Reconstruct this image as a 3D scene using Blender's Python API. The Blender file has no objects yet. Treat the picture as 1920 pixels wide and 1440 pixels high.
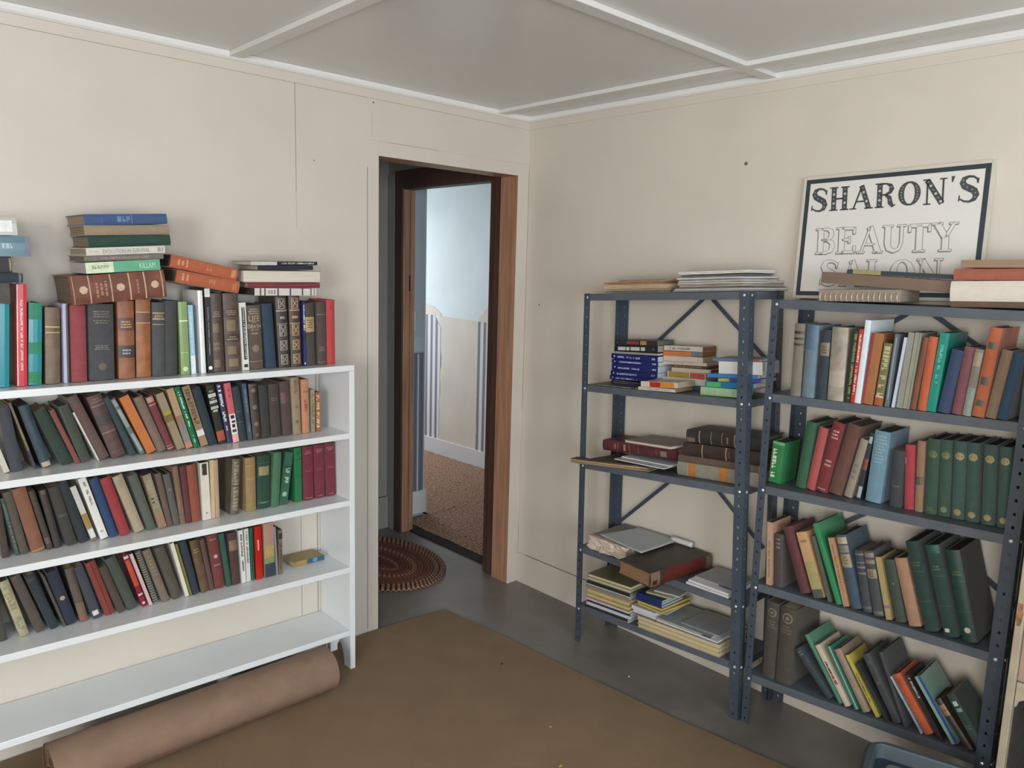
import bpy, bmesh, math, random
from mathutils import Matrix, Vector, noise
S = bpy.context.scene
COL = S.collection

# ------------------------------------------------------------ camera
cam_data = bpy.data.cameras.new('camera'); cam = bpy.data.objects.new('camera', cam_data); COL.objects.link(cam)
cam_data.sensor_width = 36.0
cam_data.lens = 26.816            # 1430 px focal length in the 1920 px wide frame
cam_data.clip_start = 0.05
YAW, PITCH, ROLL = 0.8145615888, -0.1496200678, 0.0280348
_f = Vector((math.cos(YAW) * math.cos(PITCH), math.sin(YAW) * math.cos(PITCH), math.sin(PITCH)))
_r = Vector((math.sin(YAW), -math.cos(YAW), 0)); _u = _r.cross(_f)
_rr = _r * math.cos(ROLL) + _u * math.sin(ROLL); _uu = -_r * math.sin(ROLL) + _u * math.cos(ROLL)
cam.matrix_world = Matrix(((_rr.x, _uu.x, -_f.x, -2.6186), (_rr.y, _uu.y, -_f.y, -2.7005), (_rr.z, _uu.z, -_f.z, 1.5939), (0, 0, 0, 1)))
S.camera = cam

# ------------------------------------------------------------ sky, window light, exposure
S.view_settings.view_transform = 'Standard'; S.view_settings.look = 'None'
S.view_settings.gamma = 1.0; S.view_settings.use_curve_mapping = False
S.view_settings.exposure = 0.02
w = bpy.data.worlds.new('overcast_sky'); S.world = w; w.use_nodes = True
w.node_tree.nodes['Background'].inputs[0].default_value = (0.75, 0.87, 1.0, 1)
w.node_tree.nodes['Background'].inputs[1].default_value = 1.0
def area(name, loc, target, sx, sy, power, color):
    d = bpy.data.lights.new(name, 'AREA'); d.shape = 'RECTANGLE'; d.size = sx; d.size_y = sy; d.energy = power; d.color = color
    o = bpy.data.objects.new(name, d); COL.objects.link(o); o.location = loc
    o.rotation_euler = (Vector(target) - Vector(loc)).to_track_quat('-Z', 'Y').to_euler(); return o
# daylight arriving through the room's windows and the window of the room beyond
area('daylight_south_right', (-1.8, -5.0, 1.45), (-1.4, 0, 1.0), .95, 1.3, 48, (.86, .94, 1.0))
area('daylight_south_left', (-3.4, -5.0, 1.45), (-1.8, 0, 1.0), .95, 1.3, 54, (.86, .94, 1.0))
area('daylight_west', (-4.62, -3.3, 1.5), (0, -1.4, 1.3), 1.15, 1.3, 96, (1.0, .955, .89))
area('daylight_beyond', (.75, 3.48, 1.4), (.9, 1.0, .8), .9, 1.35, 18, (.95, .97, 1.0))

# ------------------------------------------------------------ helpers
def lin(h, k=1.0):
    if isinstance(h, str):
        c = [int(h[i:i + 2], 16) / 255 for i in (1, 3, 5)]
        c = [v / 12.92 if v <= .04045 else ((v + .055) / 1.055) ** 2.4 for v in c]
        m = max(c) * k
        if m > .82: k *= .82 / m
        return (c[0] * k, c[1] * k, c[2] * k, 1)
    return tuple(h) + (1,)
MATS = {}
def mat(name, color, rough=.6, var=.10, scale=30, bump=0.0, metal=0, spec=.5, stretch=None, k=1.0, sheen=0, detail=3):
    key = (name, str(color))
    if key in MATS: return MATS[key]
    m = bpy.data.materials.new(name); m.use_nodes = True; nt = m.node_tree; N = nt.nodes; L = nt.links
    b = N['Principled BSDF']; c = lin(color, k)
    b.inputs['Roughness'].default_value = rough; b.inputs['Metallic'].default_value = metal
    b.inputs['Specular IOR Level'].default_value = spec
    if sheen: b.inputs['Sheen Weight'].default_value = sheen
    if var or bump:
        tc = N.new('ShaderNodeTexCoord'); nz = N.new('ShaderNodeTexNoise'); nz.inputs['Scale'].default_value = scale; nz.inputs['Detail'].default_value = detail
        src = tc.outputs['Object']
        if stretch:
            mp = N.new('ShaderNodeMapping'); mp.inputs['Scale'].default_value = stretch; L.new(src, mp.inputs[0]); src = mp.outputs[0]
        L.new(src, nz.inputs['Vector'])
    if var:
        r = N.new('ShaderNodeMix'); r.data_type = 'RGBA'
        r.inputs[6].default_value = tuple(v * (1 - var) for v in c[:3]) + (1,); r.inputs[7].default_value = tuple(min(1, v * (1 + var)) for v in c[:3]) + (1,)
        st = N.new('ShaderNodeMapRange'); st.inputs[1].default_value = .3; st.inputs[2].default_value = .7
        L.new(nz.outputs['Fac'], st.inputs[0]); L.new(st.outputs[0], r.inputs[0]); L.new(r.outputs[2], b.inputs['Base Color'])
    else: b.inputs['Base Color'].default_value = c
    if bump:
        bp = N.new('ShaderNodeBump'); bp.inputs['Strength'].default_value = bump; bp.inputs['Distance'].default_value = .002
        L.new(nz.outputs['Fac'], bp.inputs['Height']); L.new(bp.outputs[0], b.inputs['Normal'])
    MATS[key] = m; return m

class MB:
    """collects shapes into one mesh"""
    def __init__(s): s.v = []; s.f = []; s.m = []
    def quad(s, a, b, c, d, m=0):
        n = len(s.v); s.v += [tuple(a), tuple(b), tuple(c), tuple(d)]; s.f.append((n, n + 1, n + 2, n + 3)); s.m.append(m)
    def box(s, x0, x1, y0, y1, z0, z1, m=0, M=None):
        n = len(s.v); P = [Vector(p) for p in ((x0, y0, z0), (x1, y0, z0), (x1, y1, z0), (x0, y1, z0), (x0, y0, z1), (x1, y0, z1), (x1, y1, z1), (x0, y1, z1))]
        if M: P = [M @ p for p in P]
        s.v += [tuple(p) for p in P]
        for f in ((0, 3, 2, 1), (4, 5, 6, 7), (0, 1, 5, 4), (1, 2, 6, 5), (2, 3, 7, 6), (3, 0, 4, 7)): s.f.append(tuple(n + i for i in f)); s.m.append(m)
    def prism(s, poly, axis, a, b, m=0):
        """poly: 2D outline; extruded along axis (0,1,2) from a to b"""
        def P(p, t): return (t, p[0], p[1]) if axis == 0 else (p[0], t, p[1]) if axis == 1 else (p[0], p[1], t)
        n = len(s.v); k = len(poly); s.v += [P(p, a) for p in poly] + [P(p, b) for p in poly]
        s.f.append(tuple(range(n, n + k))); s.m.append(m); s.f.append(tuple(n + k + i for i in reversed(range(k)))); s.m.append(m)
        for i in range(k): j = (i + 1) % k; s.f.append((n + i, n + k + i, n + k + j, n + j)); s.m.append(m)
    def tube(s, pts, r, seg=8, m=0, cap=True, closed=False):
        pts = [Vector(p) for p in pts]; n = len(s.v); K = len(pts)
        for i, p in enumerate(pts):
            t = (pts[(i + 1) % K] - pts[i - 1]) if closed else (pts[min(i + 1, K - 1)] - pts[max(i - 1, 0)])
            t.normalize(); a = t.orthogonal() if abs(t.z) > .9 else t.cross(Vector((0, 0, 1))); a.normalize(); b = t.cross(a)
            rr = r[i] if isinstance(r, (list, tuple)) else r
            for k in range(seg): s.v.append(tuple(p + (a * math.cos(2 * math.pi * k / seg) + b * math.sin(2 * math.pi * k / seg)) * rr))
        for i in range(K if closed else K - 1):
            j = (i + 1) % K
            for k in range(seg):
                l = (k + 1) % seg; s.f.append((n + i * seg + k, n + i * seg + l, n + j * seg + l, n + j * seg + k)); s.m.append(m(i, k) if callable(m) else m)
        if cap and not closed:
            s.f.append(tuple(n + k for k in reversed(range(seg)))); s.m.append(0 if callable(m) else m)
            s.f.append(tuple(n + (K - 1) * seg + k for k in range(seg))); s.m.append(0 if callable(m) else m)
    def build(s, name, mats, parent=None, smooth=False, bevel=0, link=True):
        me = bpy.data.meshes.new(name); me.from_pydata(s.v, [], s.f)
        for x in (mats if isinstance(mats, (list, tuple)) else [mats]): me.materials.append(x)
        if any(s.m): me.polygons.foreach_set('material_index', s.m)
        bm = bmesh.new(); bm.from_mesh(me); bmesh.ops.remove_doubles(bm, verts=bm.verts, dist=1e-6); bmesh.ops.recalc_face_normals(bm, faces=bm.faces)
        bm.to_mesh(me); bm.free()
        if smooth: me.polygons.foreach_set('use_smooth', [True] * len(me.polygons))
        o = bpy.data.objects.new(name, me); COL.objects.link(o)
        if parent: o.parent = parent
        if bevel:
            bv = o.modifiers.new('soft_edge', 'BEVEL'); bv.width = bevel; bv.segments = 2; bv.limit_method = 'ANGLE'; bv.angle_limit = .7
        return o
def tag(o, label=None, cat=None, group=None, kind=None):
    for k, v in (('label', label), ('category', cat), ('group', group), ('kind', kind)):
        if v: o[k] = v
    return o
def empty(name, M=None):
    o = bpy.data.objects.new(name, None); COL.objects.link(o); o.empty_display_size = .05
    if M is not None: o.matrix_world = M
    return o
def frame(loc, X, Y, Z):
    return Matrix(((X[0], Y[0], Z[0], loc[0]), (X[1], Y[1], Z[1], loc[1]), (X[2], Y[2], Z[2], loc[2]), (0, 0, 0, 1)))
def struct(mb, name, m, **k): return tag(mb.build(name, m, **k), kind='structure')
def box_struct(name, m, *b, **k):
    q = MB(); q.box(*b); return struct(q, name, m, **k)
# ------------------------------------------------------------ materials of the place
K = 1.0
WALL = mat('cream_wall_paint', (.61, .565, .50), .55, .03, 4, .05)
FAINT = mat('faint_wall_joint', (.36, .32, .275), .9, 0)
WALLJOINT = mat('dark_wall_joint', (.12, .105, .09), .9, 0)
CEIL = mat('ceiling_paint', (.68, .69, .68), .30, .03, 2, .05)
BATTEN = mat('white_gloss_trim', (.78, .79, .79), .25, .02, 5)
FLOORM = mat('grey_painted_floor', (.185, .172, .160), .36, .16, 5, .12)
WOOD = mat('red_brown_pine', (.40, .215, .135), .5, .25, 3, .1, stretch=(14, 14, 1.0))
WOODD = mat('dark_brown_wood', (.08, .040, .030), .55, .2, 3, .1, stretch=(14, 14, 1.0))  # much darker brown than the pine
HALL = mat('hall_grey_paint', (.34, .325, .305), .5, .03, 4)
WHITEP = mat('white_gloss_shelf_paint', (.74, .78, .81), .22, .03, 6, .04)
BLUEW = mat('pale_blue_wall', (.70, .77, .79), .5, .04, 3)
PLASTER = mat('bare_cream_plaster', (.74, .66, .57), .6, .05, 4)
WHITEB = mat('white_baseboard_paint', (.74, .74, .76), .35, .02, 5)
def stripe_material():
    m = bpy.data.materials.new('ticking_stripe_wallpaper'); m.use_nodes = True; N = m.node_tree.nodes; L = m.node_tree.links; b = N['Principled BSDF']; b.inputs['Roughness'].default_value = .7
    tc = N.new('ShaderNodeTexCoord'); wv = N.new('ShaderNodeTexWave'); wv.wave_type = 'BANDS'; wv.bands_direction = 'Y'; wv.inputs['Scale'].default_value = 4.6; wv.inputs['Distortion'].default_value = .15
    cr = N.new('ShaderNodeValToRGB'); e = cr.color_ramp.elements
    e[0].position = .0; e[0].color = (.20, .20, .235, 1); e[1].position = 1; e[1].color = (.78, .78, .80, 1)
    for p, c in ((.22, (.24, .24, .27, 1)), (.34, (.45, .45, .47, 1)), (.5, (.42, .42, .46, 1)), (.62, (.75, .75, .77, 1))):
        x = e.new(p); x.color = c
    L.new(tc.outputs['Object'], wv.inputs[0]); L.new(wv.outputs['Fac'], cr.inputs[0]); L.new(cr.outputs[0], b.inputs[0]); return m
STRIPE = stripe_material()
H = 2.305                                              # ceiling height

# ------------------------------------------------------------ room shell
box_struct('floor', FLOORM, -4.7, 1.5, -5.1, 3.6, -.12, 0)
q = MB(); q.box(-4.7, .14, -5.1, 1.3, H, H + .1); struct(q, 'ceiling', CEIL)
q = MB(); q.box(.141, 1.5, -.5, 3.6, 2.35, 2.45); struct(q, 'ceiling_room_beyond', CEIL)
DX0, DX1, DH = -.848, -.0717, 2.03                     # doorway in the north wall
q = MB(); q.box(-4.6, DX0 - .03, 0, .10, 0, H); q.box(DX0 - .03, DX1 + .028, 0, .10, DH + .03, H); q.box(DX1 + .028, .0, 0, .10, 0, H)
struct(q, 'wall_north', WALL)
q = MB(); q.box(0, .10, -5.0, .10, 0, H); struct(q, 'wall_east', WALL)
def window_wall(name, axis, at, thick, a0, a1, openings):
    """a wall along an axis with window openings (a0,a1,z0,z1)"""
    q = MB()
    def B(p0, p1, z0, z1):
        if p1 - p0 < 1e-4 or z1 - z0 < 1e-4: return
        if axis == 0: q.box(p0, p1, at, at + thick, z0, z1)
        else: q.box(at, at + thick, p0, p1, z0, z1)
    cur = a0
    for (o0, o1, z0, z1) in openings:
        B(cur, o0, 0, H); B(o0, o1, 0, z0); B(o0, o1, z1, H); cur = o1
    B(cur, a1, 0, H); return struct(q, name, WALL)
SW = [(-3.9, -2.9, .75, 2.1), (-2.3, -1.3, .75, 2.1)]; WW = [(-3.9, -2.7, .75, 2.1)]
window_wall('wall_south', 0, -5.1, .10, -4.6, .10, SW)
window_wall('wall_west', 1, -4.7, .10, -5.1, .10, WW)
n = 0
for axis, at, ops in ((0, -5.05, SW), (1, -4.65, WW)):
    for (o0, o1, z0, z1) in ops:
        n += 1; q = MB(); zm = (z0 + z1) / 2; am = (o0 + o1) / 2
        for (p0, p1, y0, y1) in ((o0, o0 + .05, z0, z1), (o1 - .05, o1, z0, z1), (o0, o1, z0, z0 + .05), (o0, o1, z1 - .05, z1), (o0, o1, zm - .02, zm + .02), (am - .012, am + .012, z0, z1)):
            if axis == 0: q.box(p0, p1, at - .02, at + .02, y0, y1)
            else: q.box(at - .02, at + .02, p0, p1, y0, y1)
        struct(q, 'window_%d' % n, WHITEB)
# ceiling battens over the board joints, crown and other trim
n = 0
def trim(mb, m, **k):
    global n; n += 1; return struct(mb, 'trim_%d' % n, m, **k)
n = 0
for (x0, x1, y0, y1) in ((-.222, -.172, -5, -1.262), (-.222, -.172, -1.212, 0), (-1.462, -1.412, -5, -1.262), (-1.462, -1.412, -1.212, 0), (-2.70, -2.65, -5, 0), (-4.6, 0, -1.262, -1.212), (-4.6, 0, -2.49, -2.44), (-4.6, 0, -3.72, -3.67)):
    q = MB(); q.box(x0, x1, y0, y1, H - .0165, H); trim(q, CEIL, bevel=.002)
CROWN = [(0, 2.281), (-.007, 2.281), (-.016, 2.287), (-.021, 2.297), (-.021, H - .0005), (0, H - .0005)]
q = MB(); q.prism([(-p[0] * -1, p[1]) for p in CROWN], 1, -5, 0); trim(q, BATTEN)
q = MB(); q.prism(CROWN, 0, -4.6, 0); trim(q, BATTEN)
# frieze board under the north crown, seams between the wall boards
q = MB(); q.box(-4.6, 0, -.003, 0, 2.2475, 2.281); trim(q, WALL, bevel=.001)
q = MB(); q.box(-.003, 0, -5, 0, 2.2475, 2.281); trim(q, WALL, bevel=.001)
for (x0, x1, z0, z1) in ((-1.2108, -1.2094, 1.86, 2.247), (-1.2108, -1.2094, .0, 1.18), (-1.139, -1.1365, .0, 1.18), (-1.2106, -1.2098, 1.72, 1.86), (-4.6, -.9, 2.2466, 2.2475), (-.86, -.1, 2.2468, 2.2475), (-.878, -.877, 2.10, 2.2)):
    q = MB(); q.box(x0, x1, -.0004, 0, z0, z1); trim(q, WALLJOINT if abs(x0 + 1.2108) < 1e-6 or x0 == -1.139 else FAINT)
# door casings, flush with the wall boards
q = MB(); q.box(DX0 - .052, DX0, -.004, 0, 0, 2.087); trim(q, WALL, bevel=.0012)
q = MB(); q.box(DX1, -.001, -.004, 0, 0, 2.087); trim(q, WALL, bevel=.0012)
q = MB(); q.box(DX0, DX1, -.004, 0, DH, 2.087); trim(q, WALL, bevel=.0012)
for (x0, x1, z0, z1) in ((-.9015, -.900, .02, 1.98), (-.0028, -.001, .9, 2.06), (-.0034, -.001, .04, .3), (-.80, -.55, 2.0872, 2.0878)):
    q = MB(); q.box(x0, x1, -.0045, 0, z0, z1); trim(q, FAINT)
q = MB(); q.box(-.006, 0, -5, -.0045, 0, .1525); tag(q.build('baseboard_east', WALL, bevel=.0012), kind='structure')
q = MB(); q.box(-.0012, 0, -5, -.06, .1525, .1553); trim(q, WALLJOINT)
# nail holes and chips in the paint
for (x, z, r) in ((-.872, 2.233, .0035), (-1.135, 1.98, .0025)):
    q = MB(); q.tube([(x, .001, z), (x, -.0008, z)], r, 7); trim(q, WALLJOINT)
for (y, z, r) in ((-1.155, 2.004, .007), (-.1, 1.426, .004), (-.022, .012, .006)):
    q = MB(); q.tube([(.001, y, z), (-.0012, y, z)], r, 7); trim(q, WALLJOINT)
# first doorway: pine jambs and head
d1 = empty('door_1'); d1['kind'] = 'structure'
q = MB(); q.box(DX1, DX1 + .028, -.002, .118, 0, DH + .03); q.build('door_jamb', WOOD, d1, bevel=.002)
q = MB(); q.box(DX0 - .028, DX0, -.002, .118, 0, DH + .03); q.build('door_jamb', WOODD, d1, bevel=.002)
q = MB(); q.box(DX0, DX1, -.002, .118, DH, DH + .028); q.build('door_head', WOOD, d1, bevel=.002)
# passage behind it
q = MB(); q.box(-1.9, -.055, 1.10, 1.2, 0, H); struct(q, 'wall_passage_north', HALL)
q = MB(); q.box(-1.9, -1.8, .10, 1.1, 0, H); struct(q, 'wall_passage_west', HALL)
q = MB(); q.box(-1.8, -.0545, 1.088, 1.1, 0, .197, 0); tag(q.build('baseboard_passage', HALL, bevel=.002), kind='structure')
q = MB(); q.box(-1.8, -.0545, 1.0985, 1.1, .197, .2005); trim(q, WALLJOINT)
q = MB(); q.box(-.055, .02, 1.03, 1.3, 0, H); q.box(-.055, .02, .1, .170, 0, H); q.box(-.055, .02, .170, 1.03, 2.115, H); struct(q, 'wall_passage_east', HALL)
q = MB(); q.box(-.063, -.055, 1.03, 1.098, 0, 2.11); trim(q, HALL, bevel=.001)
d2 = empty('door_2'); d2['kind'] = 'structure'
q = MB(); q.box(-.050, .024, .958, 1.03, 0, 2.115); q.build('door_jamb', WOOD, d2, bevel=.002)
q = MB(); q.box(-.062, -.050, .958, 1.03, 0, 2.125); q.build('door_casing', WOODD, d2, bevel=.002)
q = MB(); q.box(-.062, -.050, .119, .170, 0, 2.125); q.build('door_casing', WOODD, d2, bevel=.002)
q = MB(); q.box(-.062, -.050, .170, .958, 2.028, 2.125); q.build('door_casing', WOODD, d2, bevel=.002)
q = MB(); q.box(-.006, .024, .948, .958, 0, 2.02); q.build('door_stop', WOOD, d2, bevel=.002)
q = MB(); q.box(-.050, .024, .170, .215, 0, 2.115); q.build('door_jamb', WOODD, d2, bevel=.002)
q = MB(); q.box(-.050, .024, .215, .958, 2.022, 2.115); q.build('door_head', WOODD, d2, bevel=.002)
q = MB(); q.box(-.010, -.007, .946, .957, 1.45, 1.54); q.build('hinge', WOODD, d2)
q = MB(); q.box(.0, .068, .216, .957, 0, .009); q.build('threshold', mat('dark_worn_sill', (.022, .018, .016), .9, .2, 20), d2, bevel=.004)
# room beyond: striped wallpaper peeled away, blue paint above
q = MB(); q.box(1.30, 1.40, -.5, 3.6, 0, 2.35); struct(q, 'wall_beyond_east', BLUEW)
q = MB(); q.box(.02, .255, 1.155, 1.30, 0, 2.35); struct(q, 'wall_beyond_stub', mat('grey_blue_wall', (.44, .52, .57), .5, .03, 4))
q = MB(); q.box(.14, 1.4, 3.5, 3.6, 0, .7); q.box(.14, 1.4, 3.5, 3.6, 2.1, 2.35); q.box(.14, .30, 3.5, 3.6, .7, 2.1); q.box(1.2, 1.4, 3.5, 3.6, .7, 2.1); struct(q, 'wall_beyond_north', BLUEW)
q = MB(); q.box(.14, .20, 1.3, 3.5, 0, 2.35); q.box(.14, .20, -.4, .215, 0, 2.35); q.box(.02, .06, 1.03, 1.155, 0, 2.35); q.box(.02, .06, -.4, .17, 0, 2.35); struct(q, 'wall_beyond_west', BLUEW)
q = MB(); q.box(.02, 1.4, -.5, -.4, 0, 2.35); struct(q, 'wall_beyond_south', BLUEW)
q = MB(); q.box(1.288, 1.30, -.4, 3.5, 0, .145); tag(q.build('baseboard_beyond', WHITEB, bevel=.003), kind='structure')
q = MB(); q.box(.06, .262, 1.140, 1.155, .02, .17); q.box(.255, .27, 1.14, 1.30, .02, .17); tag(q.build('baseboard_stub', WHITEB, bevel=.003), kind='structure')
q = MB(); q.box(.252, .258, 1.152, 1.158, .17, 2.35); trim(q, WHITEB)  # white strip stands in for the bright highlight along the stub corner
# wallpaper pieces stand a fraction off the wall; torn edges
def torn(name, pts, m, x=1.299):
    q = MB(); q.prism(pts, 0, x - .0012, x); return struct(q, name, m)
rj = random.Random(3)
def jag(a, b, k, amp):
    return [(a[0] + (b[0] - a[0]) * i / k + (rj.uniform(-amp, amp) if 0 < i < k else 0), a[1] + (b[1] - a[1]) * i / k) for i in range(k + 1)]
torn('trim_90', [(2.345, .145)] + [(3.5, .145), (3.5, 1.195), (2.42, 1.193)] + jag((2.42, 1.193), (2.335, 1.09), 4, .006) + jag((2.335, 1.09), (2.345, .145), 12, .012)[1:-1], STRIPE)
torn('trim_91', [(1.865, .145), (.2, .145), (.2, 1.17), (1.872, 1.176)] + jag((1.872, 1.176), (1.862, .145), 14, .010)[1:-1], STRIPE)
q = MB(); q.prism([(1.86, .145), (2.36, .145), (2.36, 1.192), (1.86, 1.178)], 0, 1.2995, 1.30); struct(q, 'trim_92', PLASTER)
ARC = [(2.555, 1.195), (2.33, 1.189), (2.335, 1.21), (2.38, 1.235), (2.43, 1.26), (2.49, 1.276), (2.555, 1.282)]
torn('trim_93', ARC + [(3.4, 1.3), (3.4, 1.2)], PLASTER)
torn('trim_94', [(1.86, 1.178), (.3, 1.16), (.3, 1.4), (1.70, 1.34), (1.78, 1.27), (1.83, 1.22)], PLASTER)
q = MB(); q.box(.06, .25, 1.1535, 1.155, .17, 1.06); struct(q, 'trim_95', mat('dark_stripe_paper', (.17, .19, .25), .7, .5, 6, 0, stretch=(16, 1, .1)))
q = MB(); q.box(.15, .165, 1.1525, 1.155, .17, 1.05); q.box(.20, .212, 1.1525, 1.155, .17, 1.05); struct(q, 'trim_96', mat('white_stripe_paper', (.6, .62, .66), .7, .05, 6))
q = MB(); q.box(.155, .25, 1.150, 1.155, 1.07, 1.16); struct(q, 'trim_97', mat('pale_blue_patch', (.5, .58, .62), .5, .05, 6))
sw = MB(); sw.box(.152, .176, 1.148, 1.155, 1.20, 1.32); tag(sw.build('light_switch', WHITEB, bevel=.002), 'narrow pale light switch plate on the grey-blue strip of wall seen through the doorway', 'light switch')
CARP = mat('rust_shag_carpet', (.34, .195, .125), .95, .75, 75, 1.0, detail=8)
q = MB()
GX, GY = 40, 90
for i in range(GX):
    for j in range(GY):
        def cp(a, b):
            y_ = -.395 + 3.89 * b / GY; x0_ = .069 if .26 < y_ < 1.09 else .205 if y_ < .26 or y_ > 1.345 else .274; x = x0_ + (1.286 - x0_) * a / GX; y = -.395 + 3.89 * b / GY; return (x, y, .010 + .010 * noise.noise(Vector((x * 30, y * 30, 0))) + (.004 if a else 0))
        q.quad(cp(i, j), cp(i + 1, j), cp(i + 1, j + 1), cp(i, j + 1))
o = q.build('shag_carpet', CARP, smooth=True); tag(o, 'rust-brown shag carpet on the floor of the room seen through both doorways', 'carpet')
# ------------------------------------------------------------ floor coverings
RUGM = mat('tan_carpet', (.225, .155, .092), .95, .07, 6, .0, detail=8)
def carpet_nodes(m, scale):
    N = m.node_tree.nodes; L = m.node_tree.links; tc = N.new('ShaderNodeTexCoord'); nz = N.new('ShaderNodeTexNoise'); nz.inputs['Scale'].default_value = scale; nz.inputs['Detail'].default_value = 4
    bp = N.new('ShaderNodeBump'); bp.inputs['Strength'].default_value = .6; bp.inputs['Distance'].default_value = .003
    L.new(tc.outputs['Object'], nz.inputs[0]); L.new(nz.outputs[0], bp.inputs['Height']); L.new(bp.outputs[0], N['Principled BSDF'].inputs['Normal'])
carpet_nodes(RUGM, 260)
edge = [(-.505, -.045), (-.47, -.45), (-.452, -.8), (-.425, -1.2), (-.385, -1.55), (-.35, -1.8), (-.43, -2.2), (-.43, -2.76), (-.20, -3.0), (-.05, -4.2), (-.04, -4.9)]
poly = [(-4.55, -.012), (-.93, -.012), (-.9, -.012), (-.70, -.024)] + edge + [(-4.55, -4.9)]
q = MB(); q.prism(poly, 2, .0005, .008); o = q.build('area_carpet', RUGM, bevel=.002)
tag(o, 'large tan-brown carpet laid over the grey floor between the bookcase and the racks', 'carpet')
# crumbs of paper and wood on the carpet and floor
for i, (x, y, z, sz, c) in enumerate(((-.93, -1.19, .008, .006, '#c8a060'), (-.64, -.59, .008, .006, '#2a2018'), (-.31, -.98, 0, .005, '#c8c0b0'), (-.80, -1.02, .008, .005, '#b8a080'))):
    q = MB(); q.prism([(x + sz * math.cos(a) * (1 + .3 * (k % 2)), y + sz * .6 * math.sin(a)) for k, a in enumerate([k * 1.05 for k in range(6)])], 2, z, z + .002)
    tag(q.build('floor_crumb', mat('crumb', c, .8, 0)), ('tiny golden chip lying on the tan carpet in front of the roll', 'tiny dark chip on the tan carpet near its edge by the doorway', 'tiny pale chip on the grey floor in front of the left rack', 'tiny buff chip lying on the tan carpet near its middle')[i], 'debris')
# braided oval rug in the passage
rug = empty('braided_rug'); rug.location = (-.447, .671, 0); rug.rotation_euler = (0, 0, math.radians(99.3))
tag(rug, 'oval braided rug in rust red and tan, lying in the passage beyond the doorway', 'rug')
BR = [mat('rug_dark_red', (.13, .045, .032), .95, .2, 80), mat('rug_rust', (.20, .075, .045), .95, .2, 80), mat('rug_tan', (.36, .205, .125), .95, .2, 80), mat('rug_black_brown', (.05, .024, .02), .95, .2, 80)]
NR = 19; A0, B0 = .452, .330; step = B0 / (NR + .5)
PATT = [(2, 3), (3, 2), (2, 3), (3, 2), (1, 0), (0, 1), (0, 0), (1, 0), (0, 1), (2, 0), (0, 2), (1, 0), (0, 1), (0, 0), (0, 1), (2, 1), (1, 0), (0, 0), (0, 0)]
q = MB()
for i in range(NR):
    a, b = A0 - step * (i + .5), B0 - step * (i + .5); per = math.pi * (3 * (a + b) - math.sqrt((3 * a + b) * (a + 3 * b))); K = max(12, int(per / .0135)); K += K % 2
    pa, pb = PATT[i]
    q.tube([((a + .0016 * (-1) ** j) * math.cos(2 * math.pi * j / K), (b + .0016 * (-1) ** j) * math.sin(2 * math.pi * j / K), .0085) for j in range(K)], step * .56, 6, m=lambda i_, k_, pa=pa, pb=pb: pa if (i_ + (k_ // 3)) % 2 else pb, closed=True)
q.build('braid', BR, rug, smooth=True)

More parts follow.
